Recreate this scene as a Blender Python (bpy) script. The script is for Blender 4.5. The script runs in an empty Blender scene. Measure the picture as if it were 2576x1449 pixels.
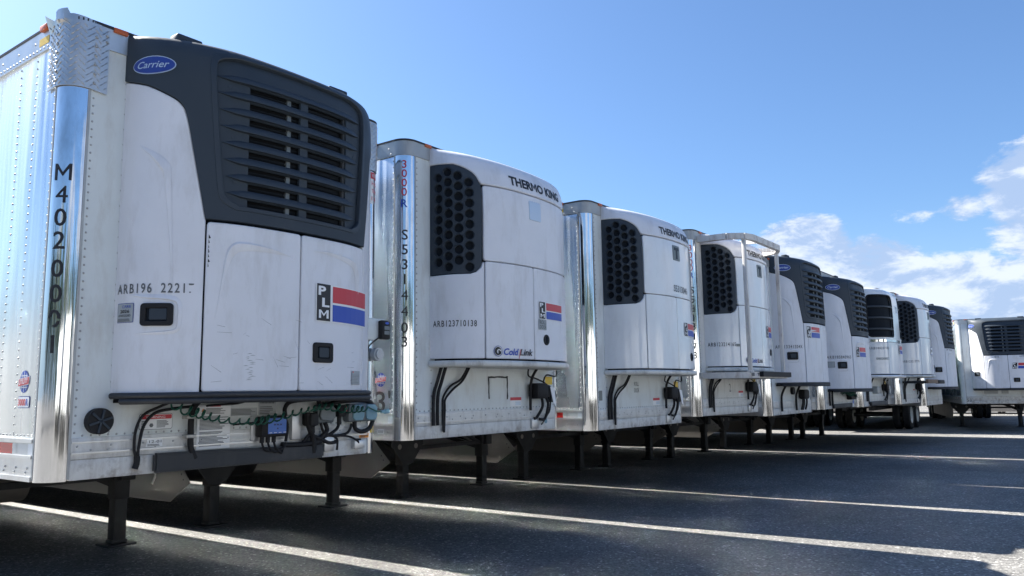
import bpy, bmesh, math, random
from math import sin, cos, pi, radians, atan2, sqrt
from mathutils import Vector, Matrix, noise
from mathutils.geometry import tessellate_polygon

# ------------------------------------------------------------------ camera
SC = bpy.context.scene
COL = SC.collection
yaw, pitch, roll = radians(37), 0.131, 0.0144
fw = Vector((cos(yaw)*cos(pitch), sin(yaw)*cos(pitch), sin(pitch)))
rt = Vector((sin(yaw), -cos(yaw), 0)); up = rt.cross(fw)
R_ = rt*cos(roll) - up*sin(roll); U_ = rt*sin(roll) + up*cos(roll)
cam = bpy.data.cameras.new('camera'); camo = bpy.data.objects.new('camera', cam); COL.objects.link(camo)
M = Matrix((R_, U_, -fw)).transposed().to_4x4(); M.translation = (0, 0, 1.508)
camo.matrix_world = M
cam.lens = 36*1988.7/2576; cam.sensor_width = 36; cam.clip_end = 6000; cam.clip_start = .05
SC.camera = camo
SC.cycles.blur_glossy = 0.0; SC.cycles.caustics_reflective = True; SC.cycles.sample_clamp_indirect = 0

# ------------------------------------------------------------------ sun, sky, exposure
SUN_AZ, SUN_EL = 94.5, 43.0
sd = Vector((cos(radians(SUN_AZ))*cos(radians(SUN_EL)), sin(radians(SUN_AZ))*cos(radians(SUN_EL)), sin(radians(SUN_EL))))
sl = bpy.data.lights.new('sun', 'SUN'); sl.energy = 5.0; sl.angle = radians(.5); sl.color = (1, .965, .90)
so = bpy.data.objects.new('sun', sl); COL.objects.link(so); so.rotation_euler = sd.to_track_quat('Z', 'Y').to_euler()
SC.view_settings.view_transform = 'Standard'; SC.view_settings.look = 'None'
SC.view_settings.exposure = 1.85; SC.view_settings.gamma = 1; SC.view_settings.use_curve_mapping = False

W_ = bpy.data.worlds.new('World'); SC.world = W_; W_.use_nodes = True
def world():
    nt = W_.node_tree; nt.nodes.clear(); N = nt.nodes.new; L = nt.links.new
    def m(op, a, b=None, c=None):
        n = N('ShaderNodeMath'); n.operation = op
        for i, v in enumerate((a, b, c)):
            if v is None: continue
            if isinstance(v, (int, float)): n.inputs[i].default_value = v
            else: L(v, n.inputs[i])
        return n.outputs[0]
    def smooth(v, a, b):
        n = N('ShaderNodeMapRange'); n.interpolation_type = 'SMOOTHSTEP'; L(v, n.inputs[0])
        n.inputs[1].default_value = a; n.inputs[2].default_value = b; return n.outputs[0]
    sky = N('ShaderNodeTexSky'); sky.sky_type = 'NISHITA'; sky.sun_disc = False
    sky.sun_elevation = radians(SUN_EL); sky.sun_rotation = radians(90-SUN_AZ)
    sky.altitude = 0; sky.air_density = 1.0; sky.dust_density = 1.15; sky.ozone_density = 2.0
    tc = N('ShaderNodeTexCoord'); sp = N('ShaderNodeSeparateXYZ'); L(tc.outputs['Generated'], sp.inputs[0])
    x, y, z = sp.outputs
    el = m('MULTIPLY', m('ARCSINE', z), 57.2958)
    az = m('MULTIPLY', m('ARCTAN2', y, x), 57.2958)
    vec = N('ShaderNodeCombineXYZ'); L(m('MULTIPLY', az, .055), vec.inputs[0]); L(m('MULTIPLY', el, .11), vec.inputs[1]); vec.inputs[2].default_value = 3.7
    def fbm(scale, detail, dist, off):
        n = N('ShaderNodeTexNoise'); n.inputs['Scale'].default_value = scale; n.inputs['Detail'].default_value = detail
        n.inputs['Roughness'].default_value = .62; n.inputs['Distortion'].default_value = dist
        a = N('ShaderNodeVectorMath'); a.operation = 'ADD'; L(vec.outputs[0], a.inputs[0]); a.inputs[1].default_value = (off, off*.7, off)
        L(a.outputs[0], n.inputs['Vector']); return n.outputs['Fac']
    n1 = fbm(2.2, 9, .25, 0); n2 = fbm(5.5, 8, .4, 5)
    # cloud bank: soft ellipses in azimuth / elevation
    def blob(a0, e0, ra, re, k=1.0):
        d = m('ADD', m('POWER', m('DIVIDE', m('SUBTRACT', az, a0), ra), 2), m('POWER', m('DIVIDE', m('SUBTRACT', el, e0), re), 2))
        return m('MULTIPLY', m('SUBTRACT', 1, smooth(d, 0, 1.6)), k)
    B = None
    for b in ((21, 7.2, 4.2, 3.6, .9), (16.3, 8.6, 4.2, 3.6, 1.0), (11.8, 8.2, 3.2, 2.6, .85), (2.5, 12.3, 4.2, 3.0, .95), (6.6, 11.2, 2.2, 1.3, .66), (2, 9.6, 4.5, 3, .8), (9.6, 10.9, 2.4, .9, .55),
              (13, 4.0, 20, 5.2, .92), (0, 5, 9, 4, .75), (-14, 10, 10, 6, .9), (-34, 8, 14, 5, .8), (-70, 13, 16, 6, .8), (-118, 10, 20, 6, .8), (-160, 9, 14, 4, .7)):
        s = blob(*b); B = s if B is None else m('MAXIMUM', B, s)
    dens = smooth(m('ADD', m('ADD', B, m('MULTIPLY', m('SUBTRACT', n1, .5), 1.5)), m('MULTIPLY', m('SUBTRACT', n2, .5), .7)), .46, .70)
    shade = smooth(m('ADD', n1, m('MULTIPLY', m('SUBTRACT', n2, .5), .9)), .40, .62)
    cc = N('ShaderNodeMix'); cc.data_type = 'RGBA'; L(shade, cc.inputs[0])
    cc.inputs[6].default_value = (2.6, 3.4, 4.9, 1); cc.inputs[7].default_value = (5.0, 5.4, 6.1, 1)
    # low haze towards the horizon
    hz = N('ShaderNodeMix'); hz.data_type = 'RGBA'; L(m('MULTIPLY', m('SUBTRACT', 1, smooth(el, -1, 13)), .75), hz.inputs[0])
    tint = N('ShaderNodeMix'); tint.data_type = 'RGBA'; tint.blend_type = 'MULTIPLY'; tint.inputs[0].default_value = 1
    L(sky.outputs[0], tint.inputs[6]); tint.inputs[7].default_value = (.66, .85, 1.06, 1)
    L(tint.outputs[2], hz.inputs[6]); hz.inputs[7].default_value = (2.7, 3.9, 5.4, 1)
    mx = N('ShaderNodeMix'); mx.data_type = 'RGBA'; L(m('MULTIPLY', dens, .9), mx.inputs[0]); L(hz.outputs[2], mx.inputs[6]); L(cc.outputs[2], mx.inputs[7])
    bg = N('ShaderNodeBackground'); L(mx.outputs[2], bg.inputs[0]); bg.inputs[1].default_value = .052
    o = N('ShaderNodeOutputWorld'); L(bg.outputs[0], o.inputs[0])
world()

# ------------------------------------------------------------------ materials
MATS = {}
def mat(name, col, rough=.5, metal=0.0, var=0.0, vscale=3.0, bump=0.0, bscale=20.0, stretch=(1, 1, 1), coat=0, dirt=0.0, dcol=(.12, .10, .08), dscale=2.5, spec=.5, low_dirt=0):
    if name in MATS: return MATS[name]
    m = bpy.data.materials.new(name); m.use_nodes = True; nt = m.node_tree; b = nt.nodes['Principled BSDF']
    b.inputs['Base Color'].default_value = (*col, 1); b.inputs['Roughness'].default_value = rough; b.inputs['Metallic'].default_value = metal
    b.inputs['Specular IOR Level'].default_value = spec
    if coat: b.inputs['Coat Weight'].default_value = coat; b.inputs['Coat Roughness'].default_value = .08
    tc = nt.nodes.new('ShaderNodeTexCoord'); mp = nt.nodes.new('ShaderNodeMapping'); mp.inputs['Scale'].default_value = stretch
    nt.links.new(tc.outputs['Object'], mp.inputs[0])
    src = None
    if var or dirt:
        n = nt.nodes.new('ShaderNodeTexNoise'); n.inputs['Scale'].default_value = vscale; n.inputs['Detail'].default_value = 6; nt.links.new(mp.outputs[0], n.inputs['Vector'])
        mr = nt.nodes.new('ShaderNodeMapRange'); nt.links.new(n.outputs[0], mr.inputs[0]); mr.inputs[1].default_value = .3; mr.inputs[2].default_value = .7; mr.inputs[3].default_value = 1-var; mr.inputs[4].default_value = 1+var*.6
        mx = nt.nodes.new('ShaderNodeVectorMath'); mx.operation = 'SCALE'; mx.inputs[0].default_value = col; nt.links.new(mr.outputs[0], mx.inputs['Scale']); src = mx.outputs[0]
        r2 = nt.nodes.new('ShaderNodeMapRange'); nt.links.new(n.outputs[0], r2.inputs[0]); r2.inputs[1].default_value = .3; r2.inputs[2].default_value = .7; r2.inputs[3].default_value = rough*.85; r2.inputs[4].default_value = min(1, rough*1.25); nt.links.new(r2.outputs[0], b.inputs['Roughness'])
    if dirt:
        n2 = nt.nodes.new('ShaderNodeTexNoise'); n2.inputs['Scale'].default_value = dscale; n2.inputs['Detail'].default_value = 9; n2.inputs['Roughness'].default_value = .68
        m2 = nt.nodes.new('ShaderNodeMapping'); m2.inputs['Scale'].default_value = (1.6, 1.6, .45); nt.links.new(tc.outputs['Object'], m2.inputs[0]); nt.links.new(m2.outputs[0], n2.inputs['Vector'])
        mr = nt.nodes.new('ShaderNodeMapRange'); nt.links.new(n2.outputs[0], mr.inputs[0]); mr.inputs[1].default_value = .50; mr.inputs[2].default_value = .78; mr.inputs[3].default_value = 0; mr.inputs[4].default_value = dirt
        fac = mr.outputs[0]
        if low_dirt:   # road spray clings to the lowest rail
            sp = nt.nodes.new('ShaderNodeSeparateXYZ'); nt.links.new(tc.outputs['Object'], sp.inputs[0])
            g = nt.nodes.new('ShaderNodeMapRange'); nt.links.new(sp.outputs[2], g.inputs[0]); g.inputs[1].default_value = 1.02; g.inputs[2].default_value = 1.25; g.inputs[3].default_value = low_dirt; g.inputs[4].default_value = 0
            n3 = nt.nodes.new('ShaderNodeTexNoise'); n3.inputs['Scale'].default_value = 7; n3.inputs['Detail'].default_value = 8; n3.inputs['Roughness'].default_value = .7; nt.links.new(tc.outputs['Object'], n3.inputs['Vector'])
            g2 = nt.nodes.new('ShaderNodeMapRange'); nt.links.new(n3.outputs[0], g2.inputs[0]); g2.inputs[1].default_value = .48; g2.inputs[2].default_value = .62
            mu = nt.nodes.new('ShaderNodeMath'); mu.operation = 'MULTIPLY_ADD'; nt.links.new(g.outputs[0], mu.inputs[0]); nt.links.new(g2.outputs[0], mu.inputs[1]); nt.links.new(fac, mu.inputs[2]); mu.use_clamp = True; fac = mu.outputs[0]
        mm = nt.nodes.new('ShaderNodeMix'); mm.data_type = 'RGBA'; nt.links.new(fac, mm.inputs[0]); nt.links.new(src, mm.inputs[6]); mm.inputs[7].default_value = (*dcol, 1); src = mm.outputs[2]
    if src: nt.links.new(src, b.inputs['Base Color'])
    if bump:
        n = nt.nodes.new('ShaderNodeTexNoise'); n.inputs['Scale'].default_value = bscale; n.inputs['Detail'].default_value = 3; nt.links.new(mp.outputs[0], n.inputs['Vector'])
        bp = nt.nodes.new('ShaderNodeBump'); bp.inputs['Strength'].default_value = 1; bp.inputs['Distance'].default_value = bump; nt.links.new(n.outputs[0], bp.inputs['Height']); nt.links.new(bp.outputs[0], b.inputs['Normal'])
    MATS[name] = m; return m
mat('unit_white', (.72, .73, .77), .36, var=.05, dirt=.5, dcol=(.42, .40, .38), dscale=4, bump=.0015, bscale=5)
mat('gloss_white', (.76, .78, .80), .18, var=.03, dirt=.3, dcol=(.45, .44, .42), dscale=4, coat=.5, bump=.002, bscale=2.5)
mat('wall_white', (.66, .70, .70), .42, var=.06, dirt=.65, dcol=(.38, .34, .29), dscale=3)
mat('dirty_white', (.66, .66, .63), .5, var=.08, dirt=.85, dcol=(.20, .17, .14), dscale=4)
mat('side_white', (.70, .75, .78), .24, metal=.85, var=.03, vscale=2, dirt=.15, dcol=(.4, .38, .35), bump=.03, bscale=2.0, stretch=(1, 1.6, .12))
mat('sill_white', (.64, .64, .62), .45, metal=.15, var=.08, dirt=.7, dcol=(.22, .18, .15), dscale=5, low_dirt=.7)
mat('aluminium', (.60, .60, .60), .38, metal=.85, var=.12, vscale=6, dirt=.4, dcol=(.22, .20, .18))
mat('rail_grey', (.42, .43, .43), .5, metal=.5, var=.15, vscale=5, dirt=.6, dcol=(.18, .16, .15))
mat('chrome', (.70, .71, .73), .07, metal=1, var=.06, vscale=3, dirt=.6, dcol=(.10, .09, .08), bump=.004, bscale=3.5, stretch=(1, 1, .35))
mat('tread_plate', (.55, .55, .55), .33, metal=.85, var=.12, vscale=7, dirt=.4, dcol=(.25, .22, .2))
mat('dark_plastic', (.033, .045, .060), .55, var=.1, vscale=4, spec=.35)
mat('slat_plastic', (.031, .042, .056), .5, var=.1, spec=.4)
mat('core_black', (.013, .017, .023), .85, spec=.15)
mat('shell_black', (.008, .009, .011), .95, spec=.08)
mat('rubber', (.012, .012, .014), .6, spec=.3)
mat('frame_black', (.012, .013, .015), .6, var=.25, dirt=.5, dcol=(.05, .045, .04))
mat('bumper_grey', (.026, .029, .034), .55, var=.2, dirt=.6, dcol=(.09, .085, .08))
mat('skirt', (.19, .175, .16), .5, var=.06, dirt=.4, dcol=(.2, .18, .16))
mat('tyre', (.012, .012, .013), .85)
mat('black_ink', (.012, .012, .016), .5)
mat('grey_ink', (.10, .11, .12), .5)
mat('pale_ink', (.55, .62, .70), .3, metal=.3)
mat('red_ink', (.55, .03, .045), .4)
mat('blue_ink', (.015, .065, .42), .4)
mat('navy_ink', (.02, .05, .28), .4)
mat('white_ink', (.80, .81, .82), .45)
mat('yellow_ink', (.75, .50, .04), .5)
mat('orange_ink', (.75, .25, .02), .5)
mat('panel_blue', (.05, .15, .50), .4)
mat('amber', (.50, .10, .02), .4)
mat('lens_red', (.45, .01, .01), .25)
mat('green_hose', (.004, .085, .06), .35)
mat('junction_grey', (.14, .16, .17), .45, metal=.3)
mat('junction_blue', (.16, .30, .36), .45)
mat('steel', (.45, .44, .42), .45, metal=.8, var=.15, dirt=.4)
mat('rust_white', (.62, .60, .57), .5, var=.1, dirt=.9, dcol=(.16, .07, .04), dscale=5)
mat('lens_grey', (.35, .38, .40), .2)
mat('wood_brown', (.20, .13, .08), .6, var=.25, dirt=.5)
mat('green_wall', (.20, .27, .25), .5, var=.1, dirt=.5, dcol=(.12, .12, .1))
mat('roof_black', (.02, .02, .022), .6)
mat('badge_grey', (.16, .18, .18), .4, metal=.4)

# ------------------------------------------------------------------ mesh helpers
def tag(o, label=None, cat=None, group=None, kind=None):
    if label: o['label'] = label
    if cat: o['category'] = cat
    if group: o['group'] = group
    if kind: o['kind'] = kind
    return o
def link(name, me, parent=None, m=None, smooth=True, kind=None, label=None):
    o = bpy.data.objects.new(name, me); COL.objects.link(o)
    if parent: o.parent = parent
    if m and not me.materials: me.materials.append(MATS[m])
    if kind: o['kind'] = kind
    if label: o['label'] = label
    return o
def finish(me, ang=38):
    me.polygons.foreach_set('use_smooth', [True]*len(me.polygons)); me.set_sharp_from_angle(angle=radians(ang)); me.update()
def from_bm(name, bm, m, parent=None, ang=38, kind=None, label=None):
    me = bpy.data.meshes.new(name); bmesh.ops.recalc_face_normals(bm, faces=bm.faces); bm.to_mesh(me); bm.free(); finish(me, ang)
    return link(name, me, parent, m, kind=kind, label=label)
def add_box(bm, x0, x1, y0, y1, z0, z1, bev=0.0, mtx=None):
    r = bmesh.ops.create_cube(bm, size=1)['verts']
    for v in r:
        v.co = Vector(((x0+x1)/2+v.co.x*(x1-x0), (y0+y1)/2+v.co.y*(y1-y0), (z0+z1)/2+v.co.z*(z1-z0)))
        if mtx: v.co = mtx @ v.co
    if bev:
        es = list({e for v in r for e in v.link_edges}); bmesh.ops.bevel(bm, geom=es, offset=bev, segments=2, profile=.5, affect='EDGES')
def box(name, b, m, parent, bev=0.004, mtx=None, kind=None, label=None):
    bm = bmesh.new(); add_box(bm, *b, bev, mtx); return from_bm(name, bm, m, parent, 50, kind, label)
def add_tube(bm, P, r, n=8, cap=True):
    P = [Vector(p) for p in P]; rings = []
    for i, p in enumerate(P):
        t = (P[min(i+1, len(P)-1)]-P[max(i-1, 0)]).normalized()
        a = t.cross(Vector((.137, .3, 1))); a = a.normalized() if a.length > 1e-3 else Vector((1, 0, 0)); b = t.cross(a)
        rr = r[i] if isinstance(r, (list, tuple)) else r
        rings.append([bm.verts.new(p+(a*cos(2*pi*k/n)+b*sin(2*pi*k/n))*rr) for k in range(n)])
    for A, B in zip(rings, rings[1:]):
        best = min(range(n), key=lambda s: (A[0].co-B[s].co).length)
        for k in range(n): bm.faces.new((A[k], A[(k+1) % n], B[(k+1+best) % n], B[(k+best) % n]))
    if cap:
        bm.faces.new(rings[0][::-1]); bm.faces.new(rings[-1])
def tube(name, P, r, m, parent, n=8, smooth=6, kind=None, label=None):
    if smooth and len(P) > 2: P = catmull([tuple(p) for p in P], smooth)
    bm = bmesh.new(); add_tube(bm, P, r, n); return from_bm(name, bm, m, parent, 50, kind, label)
def add_cyl(bm, p0, p1, r, n=16, r2=None): add_tube(bm, [p0, p1], [r, r if r2 is None else r2], n)
def cyl(name, p0, p1, r, m, parent, n=18, bev=0, kind=None):
    bm = bmesh.new(); add_cyl(bm, p0, p1, r, n)
    return from_bm(name, bm, m, parent, 40, kind)
def add_prism(bm, poly, f, a, b):
    """poly of 2-D points, f(u,v,w)->xyz, extruded from w=a to w=b"""
    A = [bm.verts.new(f(u, v, a)) for u, v in poly]; B = [bm.verts.new(f(u, v, b)) for u, v in poly]
    bm.faces.new(A[::-1]); bm.faces.new(B); n = len(poly)
    for i in range(n): bm.faces.new((A[i], A[(i+1) % n], B[(i+1) % n], B[i]))

def catmull(P, n=12):
    out = []; Q = [P[0]]+list(P)+[P[-1]]
    for i in range(1, len(Q)-2):
        a, b, c, d = Q[i-1:i+3]
        for k in range(n):
            t = k/n
            out.append(tuple(.5*(2*b[j]+(c[j]-a[j])*t+(2*a[j]-5*b[j]+4*c[j]-d[j])*t*t+(3*b[j]-a[j]-3*c[j]+d[j])*t**3) for j in range(len(b))))
    out.append(tuple(P[-1])); return out
def arclen(P):
    L = [0]
    for a, b in zip(P, P[1:]): L.append(L[-1]+math.dist(a, b))
    return L
def lerp_at(P, L, t):
    if t <= L[0]: i = 0
    elif t >= L[-1]: i = len(P)-2
    else:
        lo, hi = 0, len(L)-1
        while hi-lo > 1:
            m = (lo+hi)//2
            if L[m] <= t: lo = m
            else: hi = m
        i = lo
    f = (t-L[i])/max(1e-9, L[i+1]-L[i])
    return tuple(a+(b-a)*f for a, b in zip(P[i], P[i+1]))
class UnitSurf:
    """curved nose of a cooling unit: u = arc length left/right of its centre, v = height, running on over the top"""
    def __init__(s, half, prof, cx, sharp=0):
        pts = [(-x, y) for x, y in reversed(half[1:])]+list(half)
        s.P = catmull(pts); L = arclen(s.P); mid = L[-1]/2; s.L = [l-mid for l in L]; s.S = mid
        s.prof = catmull(prof, 8); Lp = arclen([(k*.5, z) for k, z in s.prof]); s.Lp = [prof[0][1]+l for l in Lp]; s.cx = cx; s.vmax = s.Lp[-1]; s.dz = 0
    def __call__(s, u, v, off=0):
        x, y = lerp_at(s.P, s.L, u); k, z = lerp_at(s.prof, s.Lp, v)
        p = Vector((s.cx+x, y*k, z+s.dz))
        if off:
            e = .004
            n = (s(u+e, v)-s(u-e, v)).cross(s(u, v+e)-s(u, v-e))
            if n.length > 1e-12: p = p+n.normalized()*off
        return p
CHALF = [(0, -.56), (.28, -.55), (.5, -.515), (.72, -.42), (.88, -.28), (.955, -.13), (.975, 0)]
CPROF = [(1, 1.50), (1, 2.2), (1, 3.1), (1, 3.45), (.985, 3.62), (.93, 3.735), (.82, 3.795), (.6, 3.83), (0, 3.86)]
THALF = [(0, -.55), (.3, -.535), (.55, -.49), (.78, -.40), (.92, -.26), (.985, -.12), (1.0, 0)]
TPROF = [(1, 1.68), (1, 2.3), (1, 2.9), (1, 3.3), (.97, 3.5), (.90, 3.65), (.74, 3.76), (.4, 3.82), (0, 3.84)]
def front(u, v, off=0): return Vector((u, -off, v))
def leftside(u, v, off=0): return Vector((-off, -u, v))
PR = .124
def post_map(u, v, off=0):
    a = radians(45)+u/PR; a = max(0, min(pi/2, a)); return Vector((PR-(PR+off)*cos(a), PR-(PR+off)*sin(a), v))

def grid_cut(bm, su, sv):
    if not bm.verts: return
    for ax, st in ((0, su), (1, sv)):
        if not st: continue
        lo = min(v.co[ax] for v in bm.verts); hi = max(v.co[ax] for v in bm.verts)
        k = math.floor(lo/st)+1
        while k*st < hi-1e-5:
            no = [0, 0, 0]; no[ax] = 1; co = [0, 0, 0]; co[ax] = k*st
            bmesh.ops.bisect_plane(bm, geom=bm.verts[:]+bm.edges[:]+bm.faces[:], plane_co=co, plane_no=no, dist=1e-5); k += 1
def patch_bm(F, poly, off=0.0, thick=.02, rim=.006, drop=.005, su=.06, sv=.12, holes=(), hole_thick=None):
    """a skin panel with rounded-over edge laid on the surface F"""
    bm = bmesh.new(); loops = [list(poly)]+[list(h) for h in holes]
    vs = [bm.verts.new((u, v, 0)) for l in loops for u, v in l]
    for t in tessellate_polygon([[Vector((u, v, 0)) for u, v in l] for l in loops]):
        try: bm.faces.new([vs[i] for i in t])
        except ValueError: pass
    bmesh.ops.remove_doubles(bm, verts=bm.verts, dist=1e-6)
    bmesh.ops.recalc_face_normals(bm, faces=bm.faces)
    if sum(f.normal.z*f.calc_area() for f in bm.faces) < 0: bmesh.ops.reverse_faces(bm, faces=bm.faces)
    grid_cut(bm, su, sv)
    offs = {v: off for v in bm.verts}
    if thick:
        be = [e for e in bm.edges if len(e.link_faces) == 1]
        nrm = {}
        for e in be:
            f = e.link_faces[0]; d = (e.verts[1].co-e.verts[0].co).normalized(); n = Vector((d.y, -d.x, 0))
            if n.dot(f.calc_center_median()-e.verts[0].co) > 0: n = -n
            for v in e.verts: nrm.setdefault(v, []).append(n)
        def ring(src, disp, o):
            out = {}
            for v in src:
                n = sum(nrm[v], Vector((0, 0, 0))); n = n.normalized() if n.length > 1e-6 else Vector((0, 0, 0))
                w = bm.verts.new(v.co+n*disp); offs[w] = o; out[v] = w
            return out
        src = list(nrm); r1 = ring(src, rim, off-drop); r2 = ring(src, rim, off-thick)
        for e in be:
            a, b = e.verts
            bm.faces.new((a, b, r1[b], r1[a])); bm.faces.new((r1[a], r1[b], r2[b], r2[a]))
    for v in bm.verts: v.co = F(v.co.x, v.co.y, offs[v])
    return bm
def patch(name, F, poly, m, parent, ang=32, label=None, kind=None, **kw): return from_bm(name, patch_bm(F, poly, **kw), m, parent, ang, kind, label)
def rrect(u0, u1, v0, v1, r, n=5, tl=0, tr=0):
    out = []
    for cu, cv, a in ((u1-r, v1-r, 0), (u0+r, v1-r, 90), (u0+r, v0+r, 180), (u1-r, v0+r, 270)):
        for k in range(n+1):
            t = radians(a+90*k/n); out.append((cu+r*cos(t), cv+r*sin(t)))
    return out
def circle(cu, cv, r, n=16, rv=None): return [(cu+r*cos(2*pi*k/n), cv+(rv or r)*sin(2*pi*k/n)) for k in range(n)]
def decal(name, F, poly, m, parent, off=.003, su=.06, sv=0, label=None, holes=()):
    bm = patch_bm(F, poly, off=off, thick=0, su=su, sv=sv, holes=holes)
    me = bpy.data.meshes.new(name); bm.to_mesh(me); bm.free(); me.update(); return link(name, me, parent, m, label=label)
def decals(name, F, items, parent, label=None, su=.06, sv=0):
    """several printed layers joined in one mesh: items = (poly, material, off)"""
    bm = bmesh.new(); me = bpy.data.meshes.new(name); idx = {}
    for poly, m, off in items:
        if m not in idx: idx[m] = len(idx); me.materials.append(MATS[m])
        t = patch_bm(F, poly, off=off, thick=0, su=su, sv=sv); tm = bpy.data.meshes.new('t'); t.to_mesh(tm); t.free()
        n0 = len(bm.faces); bm.from_mesh(tm); bm.faces.ensure_lookup_table()
        for f in bm.faces[n0:]: f.material_index = idx[m]
        bpy.data.meshes.remove(tm)
    bm.to_mesh(me); bm.free(); return link(name, me, parent, label=label)
TXT = {}
def raw_text(s, off):
    k = ('raw', s, off)
    if k not in TXT:
        c = bpy.data.curves.new('t', 'FONT'); c.body = s; c.size = 1; c.offset = off; c.fill_mode = 'FRONT'; c.resolution_u = 3
        o = bpy.data.objects.new('t', c); COL.objects.link(o); bpy.context.view_layer.update()
        me = bpy.data.meshes.new_from_object(o.evaluated_get(bpy.context.evaluated_depsgraph_get())); bpy.data.objects.remove(o); bpy.data.curves.remove(c)
        xs = [v.co.x for v in me.vertices] or [0]
        TXT[k] = ([tuple(v.co[:2]) for v in me.vertices], [tuple(p.vertices) for p in me.polygons], min(xs), max(xs)); bpy.data.meshes.remove(me)
    return TXT[k]
def advance(c):
    a = raw_text('H'+c+'H', 0); b = raw_text('HH', 0); return (a[3]-a[2])-(b[3]-b[2])
def text_bm(s, size, bold=0.0, shear=0.0, sx=1.0, spacing=1.0):
    """flat lettering, letter by letter (the built-in M fills wrongly when emboldened, so it is drawn here)"""
    k = (s, size, bold, shear, sx, spacing)
    if k not in TXT:
        V = []; Fc = []; x = 0; off = bold/size*1.0
        for ch in s:
            ad = advance(ch)
            if ch == 'M':
                t = .085+2*off; w = .633+2*off; h = .683
                P = [(0, 0), (t, 0), (t, .50), (w/2, .16), (w-t, .50), (w-t, 0), (w, 0), (w, h), (w-t*.95, h), (w/2, .31+off), (t*.95, h), (0, h)]
                tri = tessellate_polygon([[Vector((a, b, 0)) for a, b in P]]); vs = [(a+.07-off, b) for a, b in P]; fs = list(tri)
            elif ch == ' ': vs, fs = [], []
            else: vs, fs, _, _ = raw_text(ch, off)
            n = len(V); V += [((x+a+shear*b)*size*sx, b*size, 0) for a, b in vs]; Fc += [tuple(n+i for i in f) for f in fs]; x += ad*spacing
        me = bpy.data.meshes.new('t'); me.from_pydata(V, [], Fc); me.update(); TXT[k] = me
    return TXT[k]
def text(name, F, s, u, v, h, m, parent, off=.003, bold=0.0, shear=0.0, sx=1.0, spacing=1.0, center=False, width=None, su=.04, cut=None, slope=0.0):
    """lettering h tall (capital height) whose lower left corner is at u, v"""
    me0 = text_bm(s, h/.7, bold*h, shear, sx, spacing)
    bm = bmesh.new(); bm.from_mesh(me0)
    if not bm.verts: bm.free(); return
    x0 = min(q.co.x for q in bm.verts); x1 = max(q.co.x for q in bm.verts)
    k = (width/(x1-x0)) if width else 1
    for q in bm.verts: q.co.x = (q.co.x-x0)*k
    w = (x1-x0)*k
    if cut:
        grid_cut(bm, h*.12, h*.12)
        bmesh.ops.delete(bm, geom=[f for f in bm.faces if cut(f.calc_center_median().x/w, f.calc_center_median().y/h)], context='FACES')
    u0 = u-w/2 if center else u
    for q in bm.verts: q.co.x += u0; q.co.y += v+(q.co.x-u0)*slope; q.co.z = 0
    if su: grid_cut(bm, su, 0)
    for f in bm.faces:
        if f.normal.z < 0: f.normal_flip()
    for q in bm.verts: q.co = F(q.co.x, q.co.y, off)
    me = bpy.data.meshes.new(name); bm.to_mesh(me); bm.free()
    return link(name, me, parent, m)
def rivets(name, pts, parent, m='steel', r=.007, h=.004):
    """pts = (position, outward normal): low domed heads in one mesh"""
    V = []; Fc = []
    for p, n in pts:
        p = Vector(p); n = Vector(n); a = n.orthogonal().normalized(); b = n.cross(a); i = len(V)
        for k in range(6): V.append(p+(a*cos(k*pi/3)+b*sin(k*pi/3))*r)
        for k in range(6): V.append(p+(a*cos(k*pi/3)+b*sin(k*pi/3))*r*.6+n*h)
        for k in range(6): Fc.append((i+k, i+(k+1) % 6, i+6+(k+1) % 6, i+6+k))
        Fc.append(tuple(i+6+k for k in range(6)))
    me = bpy.data.meshes.new(name); me.from_pydata([tuple(v) for v in V], [], Fc); finish(me, 60)
    return link(name, me, parent, m, kind='stuff')

# ------------------------------------------------------------------ cooling units
def mirror(P): return [(-u, v) for u, v in reversed(P)]
def smooth2(P, n=5): return catmull(P, n)
CACHE = {}
def cpatch(key, name, F, poly, m, parent, **kw):
    """one shared mesh for every unit of the same surface"""
    if key in CACHE: return link(name, CACHE[key], parent)
    o = patch(name, F, poly, m, parent, **kw); CACHE[key] = o.data; return o
def crease_bm(F, P, W, depth, off):
    """a slanted fold pressed in a panel: P centre line, W widths"""
    bm = bmesh.new(); P2 = catmull([(u, v, w) for (u, v), w in zip(P, W)], 6); rows = []
    for i, (u, v, w) in enumerate(P2):
        a = P2[max(0, i-1)]; b = P2[min(len(P2)-1, i+1)]; t = Vector((b[0]-a[0], b[1]-a[1])).normalized(); n = Vector((-t.y, t.x))
        d = depth*w/max(W)
        rows.append([bm.verts.new(F(u+n.x*w*s, v+n.y*w*s, off+o*d)) for s, o in ((.5, -.05), (.35, .25), (-.5, 1), (-.75, -.05))])
    for A, B in zip(rows, rows[1:]):
        for k in range(3): bm.faces.new((A[k], A[k+1], B[k+1], B[k]))
    return bm
def plm_logo(F, parent, u0, v0, w, h, slope=0.0, off=.004, name='stripe_logo', shear=0.0, blk=.22):
    def q(a, b, c, d): return [(u0+x*w+shear*y*h, v0+y*h+x*w*slope) for x, y in ((a, c), (b, c), (b, d), (a, d))]
    o = decals(name, F, [(q(-.015, 1.0, -.03, 1.0), 'white_ink', off), (q(0, blk, -.01, 1.0), 'black_ink', off+.002), (q(blk+.04, 1.0, .52, .97), 'red_ink', off+.002), (q(blk+.04, 1.0, 0, .46), 'blue_ink', off+.002)], parent)
    for i, (c, dx) in enumerate((('P', -.03), ('L', .03), ('M', .0))):
        vv = v0+h*(.70-.32*i); t = text('lettering', F, c, u0+w*(blk*.5+dx)+shear*(vv-v0), vv+slope*w*.1, h*.235, 'white_ink', parent, off=off+.004, bold=.05, center=True, width=w*blk*(.55 if c != 'M' else .72))
        if t: t.parent = parent
    return o
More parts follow.
